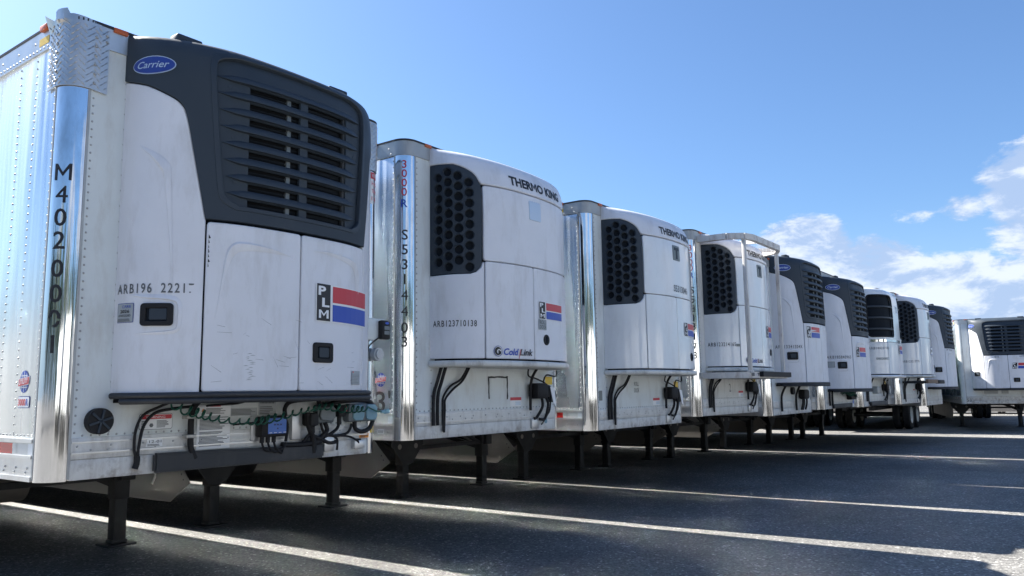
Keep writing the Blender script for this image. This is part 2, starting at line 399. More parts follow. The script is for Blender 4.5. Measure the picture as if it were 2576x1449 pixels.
def latch(F, parent, u0, u1, v0, v1, off=.006):
    patch('latch_frame', F, rrect(u0, u1, v0, v1, .018), 'rubber', parent, off=off+.012, thick=.02, rim=.004, drop=.004, su=.05, sv=.06,
          holes=[rrect(u0+.028, u1-.028, v0+.022, v1-.022, .008, 3)])
    patch('latch_paddle', F, rrect(u0+.03, u1-.03, v0+.024, v1-.024, .006, 3), 'core_black', parent, off=off-.002, thick=.004, rim=.001, drop=.001, su=.05, sv=.06)
    patch('latch_lever', F, rrect(u0+.03+(u1-u0)*.12, u1-.034, v0+.034, v1-.03, .006, 3), 'dark_plastic', parent, off=off+.006, thick=.006, rim=.002, drop=.002, su=.05, sv=.06)
def script_oval(F, parent, u, v, ru, rv, off=.014):
    decals('oval_badge', F, [(circle(u, v, ru, 28, rv), 'pale_ink', off), (circle(u, v, ru*.955, 28, rv*.9), 'navy_ink', off+.002)], parent)
    text('lettering', F, 'Carrier', u, v-rv*.32, rv*.72, 'pale_ink', parent, off=off+.004, shear=.35, center=True, width=ru*1.45, bold=.01)

def carrier_unit(root, d):
    F = UnitSurf(CHALF, CPROF, 1.33); dz = d.get('udz', 0); F.dz = 0; S = F.S-.004; far = d.get('far', 0)
    u = patch_bm(F, [(-S, 1.53), (S, 1.53), (S, F.vmax-.01), (-S, F.vmax-.01)], off=-.075, thick=0, su=.08, sv=.12)
    unit = from_bm('refrigeration_unit', u, 'shell_black', root); unit.location.z = dz+d.get('z', 0)
    # flat base tray closing the shell from below
    pl = [F(s*S/20, 1.53, -.02) for s in range(-20, 21)]
    bm = bmesh.new(); A = [bm.verts.new(p) for p in pl]; B = [bm.verts.new(p-Vector((0, 0, .03))) for p in pl]
    bm.faces.new(A); bm.faces.new(B[::-1])
    for i in range(len(A)-1): bm.faces.new((A[i], A[i+1], B[i+1], B[i]))
    from_bm('base_tray', bm, 'shell_black', unit)
    edge = smooth2([(-1.06, 3.492), (-.94, 3.435), (-.845, 3.375), (-.80, 3.28), (-.735, 2.96), (-.672, 2.632)], 4)
    edge = [(-S, 3.545)]+edge
    cp = edge+[(-.672, 1.56), (-S, 1.56)]
    cpatch('cl', 'corner_panel', F, [(a+(0 if a < -1.2 else -.008), b+(.0 if b < 1.6 else -.010)) for a, b in cp], 'unit_white', unit, off=0, thick=.03, rim=.007, drop=.006)
    cpatch('cr', 'corner_panel', F, mirror([(a+(0 if a < -1.2 else -.008), b+(.0 if b < 1.6 else -.010)) for a, b in cp]), 'unit_white', unit, off=0, thick=.03, rim=.007, drop=.006)
    cpatch('d1', 'access_door', F, rrect(-.655, -.012, 1.565, 2.612, .012, 2), 'unit_white', unit, off=.004, thick=.03, rim=.007, drop=.007)
    cpatch('d2', 'access_door', F, rrect(.012, .655, 1.565, 2.612, .012, 2), 'unit_white', unit, off=.004, thick=.03, rim=.007, drop=.007)
    gr = smooth2([(-.50, 3.755), (-.615, 3.725), (-.662, 3.64), (-.645, 3.30), (-.603, 2.86), (-.572, 2.765), (-.49, 2.718)], 4)
    hole = gr+mirror(gr)
    cap = [(a, b+.006) for a, b in edge]
    cap[-1] = (-.672, 2.640)
    capo = cap+mirror(cap)+[(S, F.vmax-.01), (-S, F.vmax-.01)]
    capo[-1] = (-S, F.vmax-.01)
    # notched lug on the wall side of the shroud
    cpatch('cap', 'top_shroud', F, capo, 'dark_plastic', unit, off=.008, thick=.05, rim=.004, drop=.004, holes=[hole], sv=.05)
    # moulded rim round the grille and its sloping face
    gi = [(a*.965, 3.21+(b-3.21)*.965) for a, b in hole]
    cpatch('rim', 'grille_rim', F, [(a*1.012, 3.21+(b-3.21)*1.012) for a, b in hole], 'slat_plastic', unit, off=.013, thick=.03, rim=.004, drop=.005, holes=[gi], sv=.08)
    ops = []
    for k in range(8):
        v = 2.825+k*.1095
        for a, b in ((-.41, -.012), (.052, .43)): ops.append([(a, v-.088), (b, v-.088), (b, v-.030), (a, v-.030)])
    gp = [(a*.985, 3.235+(b-3.235)*.985) for a, b in hole]
    cpatch('gp', 'grille_panel', F, gp, 'dark_plastic', unit, off=-.020, thick=.022, rim=.002, drop=.003, holes=ops, su=.08, sv=0)
    o = cpatch('core', 'radiator_core', F, [(-.5, 2.73), (.5, 2.73), (.5, 3.70), (-.5, 3.70)], 'core_black', unit, off=-.060, thick=0)
    if not far:
        for k in range(26): cpatch(('fin', k), 'core_fin', F, [(-.42, 2.74+k*.0365), (.42, 2.76+k*.0365), (.42, 2.765+k*.0365), (-.42, 2.765+k*.0365)], 'shell_black', unit, off=-.052, thick=.006, rim=.001, drop=.001, su=.14) if k < 26 else None
        cpatch('pipe', 'coolant_pipe', F, rrect(-.105, -.075, 2.74, 3.68, .01, 2), 'junction_grey', unit, off=-.045, thick=.02, rim=.006, drop=.012)
        cpatch('pipe2', 'coolant_pipe', F, rrect(.405, .425, 2.74, 3.68, .006, 2), 'bumper_grey', unit, off=-.03, thick=.02, rim=.004, drop=.01)
    for k in range(8):   # louver slats: taper towards the left and right ends, bowed with the nose
        v = 2.825+k*.1095; w = .635-.012*(7-k)
        key = ('slat', k)
        if key in CACHE: link('louver_slat', CACHE[key], unit); continue
        bm = bmesh.new(); rows = []
        for i in range(25):
            s = -w+2*w*i/24; e = min(1, (1-abs(s)/w)*5+.05); h = .028*e; dd = .022*e
            rows.append([bm.verts.new(F(s, v+a, o)) for a, o in ((h, -.021), (h*.4, -.020+dd*.7), (-h*.5, -.018+dd), (-h*.85, -.018+dd), (-h, -.021))])
        for A, B in zip(rows, rows[1:]):
            for q in range(5): bm.faces.new((A[q], A[(q+1) % 5], B[(q+1) % 5], B[q]))
        bm.faces.new(rows[0]); bm.faces.new(rows[-1][::-1])
        CACHE[key] = from_bm('louver_slat', bm, 'slat_plastic', unit, 50).data
    for a in ([(-1.10, 3.10), (-1.0, 3.04), (-.925, 2.97), (-.90, 2.88), (-.87, 2.5), (-.85, 2.2)],): 
        for sgn in (1, -1): from_bm('pressed_fold', crease_bm(F, [(p*sgn, q) for p, q in a] if sgn == 1 else [(-p, q) for p, q in reversed(a)], (.004, .03, .05, .035, .012, .004) if sgn == 1 else (.004, .012, .035, .05, .03, .004), .010, .002), 'unit_white', unit)
    from_bm('pressed_fold', crease_bm(F, [(-.08, 2.455), (-.25, 2.475), (-.42, 2.475), (-.49, 2.455), (-.53, 2.38), (-.565, 2.2), (-.60, 2.0)], (.004, .028, .045, .05, .03, .012, .004), .010, .006), 'unit_white', unit)
    from_bm('pressed_fold', crease_bm(F, [(.565, 2.15), (.56, 2.33), (.54, 2.43), (.50, 2.475), (.40, 2.50), (.25, 2.52), (.10, 2.52)], (.004, .035, .05, .045, .035, .02, .004), .010, .006), 'unit_white', unit)
    # bumper tubes under the doors
    pts = [F(s*(S-.03)/14, 1.53, .012) for s in range(-14, 15)]
    tube('bottom_bumper', [p+Vector((0, 0, .012)) for p in pts], .019, 'bumper_grey', unit, smooth=1)
    tube('bottom_bumper', [p+Vector((0, 0, -.022)) for p in pts[1:-1]], .019, 'bumper_grey', unit, smooth=1)
    latch(F, unit, -1.025, -.84, 1.965, 2.095)
    if not d.get('side_latch'): latch(F, unit, .115, .285, 1.755, 1.885, .008)
    else: latch(F, unit, .80, .86, 1.86, 2.03)
    from_bm('pressed_fold', crease_bm(F, [(-1.12, 2.155), (-1.0, 2.145), (-.86, 2.135), (-.805, 2.10), (-.80, 2.0), (-.82, 1.93), (-.95, 1.915), (-1.08, 1.915)], (.003, .02, .025, .022, .02, .02, .015, .003), .007, .001), 'unit_white', unit)
    script_oval(F, unit, -1.02, 3.618, .145, .062)
    for a, b in ((-.55, 3.53), (-.52, 3.2), (-.5, 2.9), (.53, 3.3), (.5, 2.93)): cpatch(('sc', a, b), 'screw_head', F, circle(a, b, .011, 8), 'slat_plastic', unit, off=-.018, thick=.006, rim=.002, drop=.002, su=0, sv=0)
    bm = bmesh.new()
    bm.free()
    for a in (-.72, .5):
        bm = bmesh.new(); p = F(a, 3.80); add_box(bm, p.x-.09, p.x+.09, p.y+.10, p.y+.20, 3.80, 3.875, .012); from_bm('roof_lug', bm, 'dark_plastic', unit)
    if d.get('serial'): text('fleet_lettering', F, d['serial'], -1.225, 2.165, .058, 'grey_ink', unit, width=d.get('sw', .47), bold=.02, spacing=1.25, cut=d.get('scut'), slope=.0)
    if d.get('logo'): plm_logo(F, unit, *d['logo'], off=.009, shear=d.get('shear', 0))
    return unit, F

CUPS = [(-1.175, 3.536, 9), (-1.073, 3.592, 10), (-.972, 3.552, 9), (-.868, 3.487, 9)]
def king_unit(root, d):
    F = UnitSurf(THALF, TPROF, 1.34); S = F.S-.004; far = d.get('far', 0)
    unit = from_bm('refrigeration_unit', patch_bm(F, [(-S, 1.74), (S, 1.74), (S, F.vmax-.01), (-S, F.vmax-.01)], off=-.07, thick=0, su=.08, sv=.12), 'shell_black', root)
    unit.location.z = d.get('z', 0)+d.get('udz', 0)
    g = smooth2([(-1.0, 3.672), (-.90, 3.635), (-.80, 3.565), (-.752, 3.475), (-.742, 3.38)], 4)+smooth2([(-.748, 2.75), (-.757, 2.68), (-.80, 2.628), (-.87, 2.605)], 4)
    g = [(-S, 3.676)]+g+[(-S, 2.592)]
    holes = [circle(a, b-.1035*k, .0455, 14) for a, b, n in CUPS for k in range(n)]
    cpatch('tgl', 'honeycomb_grille', F, g, 'dark_plastic', unit, off=-.002, thick=.04, rim=.003, drop=.003, holes=holes, hole_thick=.02)
    cpatch('tgr', 'honeycomb_grille', F, mirror(g), 'dark_plastic', unit, off=-.002, thick=.04, rim=.003, drop=.003, holes=[[(-u, v) for u, v in h] for h in holes])
    if 'cup' not in CACHE:
        bm = bmesh.new(); n = 14
        R = [[bm.verts.new((r*cos(2*pi*k/n), r*sin(2*pi*k/n), z)) for k in range(n)] for r, z in ((.0475, .0), (.0495, .0028), (.051, .0), (.0475, -.002), (.044, -.035), (.018, -.042))]
        for A, B in zip(R, R[1:]):
            for k in range(n): bm.faces.new((A[k], A[(k+1) % n], B[(k+1) % n], B[k]))
        bm.faces.new(R[-1]); me = bpy.data.meshes.new('vent_cup'); bm.to_mesh(me); bm.free(); finish(me); me.materials.append(MATS['slat_plastic']); me.materials.append(MATS['core_black']); me.polygons.foreach_set('material_index', [0]*(3*n)+[1]*(len(me.polygons)-3*n)); CACHE['cup'] = me
    if not far:
        for a, b, n in CUPS:
            for k in range(n):
                v = b-.1035*k; p = F(a, v, -.001); nn = (F(a, v, .05)-F(a, v)).normalized(); tu = (F(a+.01, v)-F(a-.01, v)).normalized(); tv = nn.cross(tu)
                o = link('vent_cup', CACHE['cup'], unit); mm = Matrix((tu, tv, nn)).transposed().to_4x4(); mm.translation = p; o.matrix_local = mm
    low = [(-S, 3.688)]+[(a+.004, b+.012) for a, b in g[1:-8]]
    low = [p for p in low if p[1] > 3.49]+[(-.735, 3.487)]
    cap = low+mirror(low)+[(S, F.vmax-.01), (-S, F.vmax-.01)]
    cpatch('tcap', 'top_shroud', F, cap, d.get('paint', 'unit_white'), unit, off=.010, thick=.04, rim=.008, drop=.008, sv=.04)
    pnt = d.get('paint', 'unit_white')
    key = pnt
    cpatch((key, 't1'), 'front_panel', F, rrect(-.722, .722, 2.735, 3.462, .02, 2), pnt, unit, off=.004, thick=.03, rim=.006, drop=.007)
    L = [(-S, 2.575), (-.86, 2.588), (-.795, 2.612), (-.752, 2.655), (-.733, 2.70), (-.728, 2.71), (-.728, 1.80), (-S, 1.80)]
    cpatch((key, 't2'), 'corner_door', F, L, pnt, unit, off=.002, thick=.03, rim=.006, drop=.006)
    cpatch((key, 't3'), 'corner_door', F, mirror(L), pnt, unit, off=.002, thick=.03, rim=.006, drop=.006)
    cpatch((key, 't4'), 'access_door', F, rrect(-.705, -.062, 1.80, 2.715, .012, 2), pnt, unit, off=.004, thick=.03, rim=.006, drop=.006)
    cpatch((key, 't5'), 'access_door', F, rrect(-.040, .705, 1.80, 2.715, .012, 2), pnt, unit, off=.004, thick=.03, rim=.006, drop=.006)
    # rolled lower apron
    pr = [(.0, 1.778), (.018, 1.774), (.028, 1.760), (.028, 1.735), (.016, 1.720), (-.02, 1.714), (-.06, 1.72)]
    if 'apron' not in CACHE:
        bm = bmesh.new(); rows = [[bm.verts.new(F(s*S/30, 1.75, o)+Vector((0, 0, z-1.75))) for o, z in pr] for s in range(-30, 31)]
        for A, B in zip(rows, rows[1:]):
            for q in range(len(pr)-1): bm.faces.new((A[q], A[q+1], B[q+1], B[q]))
        bm.faces.new([r[-1] for r in rows]); CACHE['apron'] = from_bm('lower_apron', bm, 'dirty_white', unit, 60).data
    else: link('lower_apron', CACHE['apron'], unit)
    text('maker_lettering', F, 'THERMO KING', -.385, 3.53, .090, 'black_ink', unit, off=.014, bold=.055, width=.95)
    if d.get('badge'):
        bg = 'pale_ink' if d['badge'] == 'ghost' else 'badge_grey'; ty = [(-.105, 3.215), (-.105, 3.415)]
        top = [(-.105+.2*k/10, 3.415-(0 if k % 2 else .014)) for k in range(11)]
        bd = patch('crown_badge', F, [(.095, 3.225), (.085, 3.215), (-.095, 3.215), (-.105, 3.225)]+top, bg, unit, off=.010, thick=.008, rim=.002, drop=.002)
        if bg == 'badge_grey':
            patch('badge_letter', F, [(.02, 3.235), (.02, 3.35), (.06, 3.35), (.06, 3.385), (-.065, 3.385), (-.065, 3.35), (-.02, 3.35), (-.02, 3.235)], 'dark_plastic', unit, off=.014, thick=.005, rim=.001, drop=.001)
    bm = bmesh.new(); p = F(.02, 3.9); add_box(bm, p.x-.12, p.x+.10, p.y+.06, p.y+.16, 3.80, 3.832, .01); p = F(.32, 3.9)
    add_tube(bm, [(p.x, p.y+.1, 3.78), (p.x, p.y+.1, 3.86)], .025, 8); add_tube(bm, [(p.x, p.y+.1, 3.84), (p.x+.35, p.y+.12, 3.845)], .022, 8)
    from_bm('roof_fitting', bm, 'rail_grey', unit)
    if d.get('serial'): text('fleet_lettering', F, d['serial'], -1.235, 2.095, .058, d.get('serial_ink', 'black_ink'), unit, width=d.get('sw', .43), bold=.02, spacing=1.2)
    if d.get('logo'): plm_logo(F, unit, *d['logo'], off=.009)
    # round latch
    lu, lv = d.get('latch', (.20, 2.0))
    patch('round_latch', F, circle(lu, lv, .052, 18), 'rubber', unit, off=.014, thick=.012, rim=.003, drop=.003, su=.03)
    patch('latch_lever', F, rrect(lu-.012, lu+.012, lv-.035, lv+.035, .008, 2), 'core_black', unit, off=.020, thick=.008, rim=.002, drop=.002, su=0, sv=0)
    if d.get('coldlink'):
        a, b, k = d['coldlink']
        decals('round_emblem', F, [(circle(a, b, .052*k, 24), 'navy_ink', .010), (circle(a, b, .046*k, 24), 'white_ink', .012), (circle(a-.004, b, .040*k, 20), 'black_ink', .014), (circle(a+.006, b-.004, .024*k, 14), 'white_ink', .016), (circle(a+.014, b-.016, .018*k, 10), 'black_ink', .018), ([(a-.004, b+.01), (a+.012, b+.01), (a+.012, b-.034*k), (a-.004, b-.034*k)], 'black_ink', .018)], unit)
        text('name_lettering', F, 'Cold', a+.066*k, b-.034*k, .062*k, 'blue_ink', unit, off=.011, bold=.035, shear=.25, width=.20*k)
        text('name_lettering', F, '|', a+.268*k, b-.045*k, .07*k, 'red_ink', unit, off=.012, shear=.25)
        text('name_lettering', F, 'Link', a+.285*k, b-.034*k, .062*k, 'black_ink', unit, off=.011, bold=.03, shear=.25, width=.20*k)
    return unit, F

def slim_unit(root, d):
    """rounded white unit with one tall dark window crossed by three bars"""
    F = UnitSurf([(0, -.56), (.3, -.555), (.6, -.53), (.82, -.44), (.95, -.28), (.99, -.12), (1.0, 0)], [(1, 1.68), (1, 2.3), (1, 3.2), (.985, 3.5), (.92, 3.68), (.8, 3.76), (.5, 3.80), (0, 3.83)], 1.34)
    S = F.S-.004
    unit = from_bm('refrigeration_unit', patch_bm(F, [(-S, 1.74), (S, 1.74), (S, F.vmax-.01), (-S, F.vmax-.01)], off=-.09, thick=0, su=.08, sv=.12), 'shell_black', root); unit.location.z = d.get('z', 0)
    hole = rrect(-1.19, -.30, 2.64, 3.64, .09, 4); h2 = mirror(hole)
    body = [(-S, 2.60), (-.30, 2.60), (-.25, 2.60), (S, 2.60), (S, F.vmax-.01), (-S, F.vmax-.01)]
    patch('top_shroud', F, body, 'gloss_white', unit, off=.006, thick=.04, rim=.008, drop=.008, holes=[hole, h2], sv=.05)
    for s in (1, -1):
        H = hole if s == 1 else h2
        patch('window_seal', F, H, 'rubber', unit, off=.010, thick=.03, rim=.002, drop=.003, holes=[[(((a+.745*s)*.95)-.745*s, 3.175+(b-3.175)*.95) for a, b in H]])
        patch('radiator_core', F, H, 'core_black', unit, off=-.05, thick=0)
        for v in (2.82, 3.08, 3.34): patch('window_bar', F, rrect(*sorted((-1.175*s, -.315*s)), v, v+.035, .008, 2), 'slat_plastic', unit, off=.004, thick=.03, rim=.004, drop=.006)
    patch('trim_strip', F, rrect(-S+.01, S-.01, 2.535, 2.592, .01, 2), 'chrome', unit, off=.008, thick=.03, rim=.005, drop=.006)
    for a, b in ((-S, -.735), (-.712, -.012), (.012, .712), (.735, S)): patch('access_door', F, rrect(a, b, 1.80, 2.52, .012, 2), 'gloss_white', unit, off=.004, thick=.03, rim=.006, drop=.006)
    bm = bmesh.new(); pts = [F(s*S/20, 1.75, .02)-Vector((0, 0, .01)) for s in range(-20, 21)]; add_tube(bm, pts, .035, 8); from_bm('lower_apron', bm, 'gloss_white', unit)
    text('maker_lettering', F, 'THERMO KING', .02, 3.66, .05, 'grey_ink', unit, off=.012, width=.5)
    text('fleet_lettering', F, d['serial'], -1.20, 2.36, .058, 'grey_ink', unit, off=.009, width=.5, spacing=1.2)
    decals('model_plate', F, [(rrect(-1.05, -.72, 2.12, 2.17, .008, 2), 'badge_grey', .010), (rrect(-1.04, -.73, 2.127, 2.163, .008, 2), 'pale_ink', .012)], unit)
    text('maker_lettering', F, 'PRECEDENT', -1.03, 2.133, .024, 'black_ink', unit, off=.014, width=.28, bold=.03)
    patch('crown_badge', F, rrect(.0, .14, 3.22, 3.42, .01, 2), 'pale_ink', unit, off=.012, thick=.008, rim=.002, drop=.002)
    patch('badge_letter', F, [(.08, 3.245), (.08, 3.36), (.11, 3.36), (.11, 3.39), (.03, 3.39), (.03, 3.36), (.06, 3.36), (.06, 3.245)], 'badge_grey', unit, off=.016, thick=.004, rim=.001, drop=.001)
    plm_logo(F, unit, .03, 2.27, .45, .2, off=.010)
    bm = bmesh.new(); p = F(.0, 3.9); add_box(bm, p.x-.2, p.x+.1, -.25, -.12, 3.80, 3.87, .03); from_bm('roof_fitting', bm, 'roof_black', unit)
    return unit, F

# ------------------------------------------------------------------ trailers
TW, TL = 2.6, 15.6
ZB, ZS, ZR, ZT = 1.055, 1.30, 3.72, 3.865
def globe(F, parent, u, v, r):
    o = decals('globe_logo', F, [(circle(u, v, r, 22, r*1.08), 'blue_ink', .003)]+
        [([(u-r*.95*c, v+s*r), (u+r*.95*c, v+s*r), (u+r*.93*c, v+s*r-.006), (u-r*.93*c, v+s*r-.006)], 'white_ink', .004) for s, c in ((.62, .74), (-.5, .82))]+
        [([(u+a*r-.003, v-r*b), (u+a*r+.003, v-r*b), (u+a*r+.003, v+r*b), (u+a*r-.003, v+r*b)], 'white_ink', .004) for a, b in ((-.5, .8), (0, 1), (.5, .8))]+
        [([(u-r*1.22, v-r*.52), (u+r*1.16, v-r*.28), (u+r*1.22, v+r*.52), (u-r*1.16, v+r*.28)], 'white_ink', .005), ([(u-r*1.15, v-r*.44), (u+r*1.1, v-r*.22), (u+r*1.15, v+r*.44), (u-r*1.1, v+r*.22)], 'red_ink', .0065)], parent)
    text('lettering', F, 'UTILITY', u-r*.98, v-r*.28, r*.44, 'white_ink', parent, off=.008, bold=.03, width=r*1.95, slope=.1)
def frame_to(a, b):
    a, b = Vector(a), Vector(b); return a, b
def add_beam(bm, a, b, w, h):
    a, b = Vector(a), Vector(b); t = (b-a).normalized(); x = t.cross(Vector((0, 0, 1)))
    x = x.normalized() if x.length > 1e-3 else Vector((1, 0, 0)); y = x.cross(t); V = []
    for p in (a, b):
        for i, j in ((-1, -1), (1, -1), (1, 1), (-1, 1)): V.append(bm.verts.new(p+x*w/2*i+y*h/2*j))
    for f in ((3, 2, 1, 0), (4, 5, 6, 7), (0, 1, 5, 4), (1, 2, 6, 5), (2, 3, 7, 6), (3, 0, 4, 7)): bm.faces.new([V[i] for i in f])
def wheel(root, x, y, z, s, both=True):
    """dual wheel; s = outward side"""
    if 'tyre' not in CACHE:
        def lathe(P, n=28):
            bm = bmesh.new(); R = [[bm.verts.new((a, r*cos(2*pi*k/n), r*sin(2*pi*k/n))) for k in range(n)] for a, r in P]
            for A, B in zip(R, R[1:]):
                for k in range(n): bm.faces.new((A[k], A[(k+1) % n], B[(k+1) % n], B[k]))
            return bm
        t = lathe([(-.11, .30), (-.125, .38), (-.12, .47), (-.09, .505), (-.06, .507), (-.058, .497), (-.045, .497), (-.043, .507), (-.006, .507), (-.004, .497), (.004, .497), (.006, .507), (.043, .507), (.045, .497), (.058, .497), (.06, .507), (.09, .505), (.12, .47), (.125, .38), (.11, .30)])
        me = bpy.data.meshes.new('tyre'); bmesh.ops.recalc_face_normals(t, faces=t.faces); t.to_mesh(me); t.free(); finish(me, 40); me.materials.append(MATS['tyre']); CACHE['tyre'] = me
        t = lathe([(-.10, .0), (-.10, .10), (.02, .11), (.02, .19), (-.03, .25), (.06, .29), (.11, .30), (.11, .285), (-.11, .285), (-.11, .30)])
        me = bpy.data.meshes.new('rim'); bmesh.ops.recalc_face_normals(t, faces=t.faces); t.to_mesh(me); t.free(); finish(me, 40); me.materials.append(MATS['dirty_white']); CACHE['wrim'] = me
    for k in ((0, 1) if both else (0,)):
        w = link('tyre', CACHE['tyre'], root); w.location = (x-s*k*.33, y, z); w.scale.x = s
        r = link('rim', CACHE['wrim'], w)
def leg(root, x, y, z0, crank=False, wide=False):
    bm = bmesh.new(); add_box(bm, x-.078, x+.078, y-.078, y+.078, .47, z0, .006)
    o = from_bm('landing_leg', bm, 'frame_black', root, 50)
    box('inner_leg', (x-.064, x+.064, y-.064, y+.064, .045, .49), 'frame_black', o, .005)
    bm = bmesh.new(); add_box(bm, x-.15, x+.15, y-.13, y+.13, .0, .022, .004); add_box(bm, x-.08, x+.08, y-.07, y+.07, .02, .06, .01); from_bm('foot_plate', bm, 'frame_black', o, 50)
    bm = bmesh.new(); w = .33 if wide else .16; zl = .76 if wide else z0-.06
    add_prism(bm, [(x-w, z0), (x+w, z0), (x+w, zl), (x+.10, zl-.27), (x-.10, zl-.27), (x-w, zl)], lambda u, v, k: Vector((u, y+k, v)), -.105, -.092)
    from_bm('leg_gusset', bm, 'frame_black', o)
    if wide:
        for s in (-.17, .17):
            bm = bmesh.new(); add_cyl(bm, (x+s, y-.109, .74), (x+s, y-.1055, .74), .038, 16); from_bm('gusset_hole', bm, 'skirt', o)
    if not wide: box('gear_box', (x-.05, x+.10, y-.15, y-.075, .66, .86), 'frame_black', o, .012)
    if crank:
        tube('crank', [(x+.10, y-.02, .95), (x+.20, y-.10, .93), (x+.22, y-.14, .78), (x+.30, y-.16, .70), (x+.27, y-.16, .60)], .013, 'steel', o, smooth=3)
    return o

def trailer(name, x, y, ang, z, label, d, group='white refrigerated trailers parked side by side in the row'):
    root = bpy.data.objects.new(name, None); COL.objects.link(root); root.location = (x, y, 0); root.rotation_euler.z = radians(ang)
    tag(root, label, 'trailer', group)
    def Z(F): return lambda u, v, off=0: F(u, v, off)+Vector((0, 0, z))
    fr, ls, pm = Z(front), Z(leftside), Z(post_map)
    rs = Z(lambda u, v, off=0: Vector((TW+off, u, v)))
    prm = Z(lambda u, v, off=0: (lambda p: Vector((TW-p.x, p.y, p.z)))(post_map(-u, v, off)))
    zb, zs, zr, zt = ZB+z, ZS+z, ZR+z, ZT+z
    near = d.get('near', 0)
    # front wall
    fwm = d.get('wall', 'wall_white')
    bm = bmesh.new(); add_box(bm, PR+.002, TW-PR-.002, 0, .06, zs, zr, 0); from_bm('front_wall', bm, fwm, root)
    # left side panels, lapped at the rivet rows
    sw = 1.22; yy = PR+.004; k = 0
    while yy < (7.4 if near else 3) :
        box('side_panel', (.0+(.002 if k % 2 else 0), .05, yy, yy+sw-.003, zs, zr), d.get('side', 'side_white'), root, 0.0015); yy += sw; k += 1
    bm = bmesh.new(); add_box(bm, .001, .05, yy, TL, zs, zr, 0); from_bm('side_wall', bm, d.get('side', 'side_white'), root)
    bm = bmesh.new(); add_box(bm, TW-.05, TW, PR+.004, TL, zs, zr, 0); from_bm('side_wall', bm, d.get('side', 'side_white'), root)
    bm = bmesh.new(); add_box(bm, .03, TW-.03, TL, TL+.05, zb, zt-.02, 0.01); from_bm('rear_door', bm, 'wall_white', root)
    # rounded corner posts
    for s in (0, 1):
        bm = bmesh.new(); n = 14; rows = []
        for i in range(n+1):
            a = pi/2*i/n
            col = []
            for zz in (zb-.002, zb+.25, zb+1.0, zb+1.9, zr):
                p = Vector((PR-(PR+.004)*cos(a), PR-(PR+.004)*sin(a), zz))
                if s: p.x = TW-p.x
                col.append(bm.verts.new(p))
            rows.append(col)
        for A, B in zip(rows, rows[1:]):
            for q in range(4): bm.faces.new((A[q], A[q+1], B[q+1], B[q]))
        o = from_bm('corner_post', bm, d.get('post', 'chrome'), root)
        bm = bmesh.new()
        for a, b in (((PR+.001, -.007), (PR+.016, .0)), ((-.007, PR+.001), (0, PR+.016))):
            x0, x1 = (a[0], b[0]) if not s else (TW-b[0], TW-a[0]); add_box(bm, x0, x1, a[1], b[1], zb+.01, zr, 0)
        from_bm('post_trim', bm, 'rail_grey', o)
    # top rail wrapped round both corners, roof
    def loop(r, off, yend):
        P = [(-off, yend), (-off, PR)]
        P += [(PR-(PR+off)*cos(pi/2*i/8), PR-(PR+off)*sin(pi/2*i/8)) for i in range(1, 9)]
        return P+[(TW-a, b) for a, b in reversed(P)]
    def band(nm, z0, z1, off, m, yend=TL, inner=.05):
        A = loop(0, off, yend); B = loop(0, -inner, yend); bm = bmesh.new()
        V = [[bm.verts.new((a, b, zz)) for a, b in P] for P, zz in ((A, z0), (A, z1), (B, z1), (B, z0))]
        for q in range(4):
            U, W = V[q], V[(q+1) % 4]
            for i in range(len(A)-1): bm.faces.new((U[i], U[i+1], W[i+1], W[i]))
        return from_bm(nm, bm, m, root)
    band('top_rail', zr, zt-.006, .012, d.get('rail', 'rail_grey'))
    band('roof_lip', zt-.006, zt+.012, .016, 'roof_black')
    bm = bmesh.new(); P = loop(0, -.03, TL); vs = [bm.verts.new((a, b, zt+.004)) for a, b in P]; bm.faces.new(vs); from_bm('roof', bm, 'wall_white', root)
    # lower sill front and bottom rail
    bm = bmesh.new()
    add_box(bm, PR+.016, TW-PR-.016, -.010, .05, zb+.12, zs, .003); add_box(bm, PR+.016, TW-PR-.016, -.007, .05, zb, zb+.118, .003)
    from_bm('front_sill', bm, 'sill_white', root)
    bm = bmesh.new(); add_box(bm, PR+.016, TW-PR-.016, -.018, -.009, zb+.150, zb+.160, 0); add_box(bm, PR+.016, TW-PR-.016, -.016, -.009, zb+.215, zb+.222, 0); from_bm('sill_groove', bm, 'aluminium', root)
    for s in (0, 1):
        bm = bmesh.new()
        for z0, z1, o in ((zb, zb+.028, .012), (zb+.028, zb+.13, .004), (zb+.13, zb+.148, .014), (zb+.148, zb+.222, .005), (zb+.222, zb+.245, .014)):
            x0, x1 = (-o, .05) if not s else (TW-.05, TW+o); add_box(bm, x0, x1, PR+.018, TL, z0, z1, 0)
        r = from_bm('bottom_rail', bm, 'aluminium', root)
        if not s:
            for i in range(10 if near else 4):
                y0 = .17+i*.46
                if i == 0: decals('reflective_tape', ls, [([(-.20-.0, 1.208), (-.14, 1.208), (-.14, 1.272), (-.20, 1.272)], 'white_ink', .007)], root)
                decals('reflective_tape', ls, [([(-y0-.24, 1.208), (-y0-.03, 1.208), (-y0-.03, 1.272), (-y0-.24, 1.272)], 'dirty_white', .0075), ([(-y0-.455, 1.208), (-y0-.24, 1.208), (-y0-.24, 1.272), (-y0-.455, 1.272)], 'lens_red', .0075)], root)
    # underside
    bm = bmesh.new(); add_box(bm, .03, TW-.03, .06, TL, zb+.02, zb+.10, 0); from_bm('floor_deck', bm, 'shell_black', root)
    bm = bmesh.new(); add_box(bm, .35, TW-.35, .35, 1.75, zb-.035, zb+.02, 0)
    from_bm('coupler_plate', bm, 'frame_black', root)
    bm = bmesh.new()
    for q in range(24 if near else 12): add_box(bm, .04, TW-.04, 2.0+q*(.5 if near else 1), 2.05+q*(.5 if near else 1), zb-.09, zb+.02, 0)
    from_bm('cross_members', bm, 'frame_black', root, kind='stuff' if 0 else None)
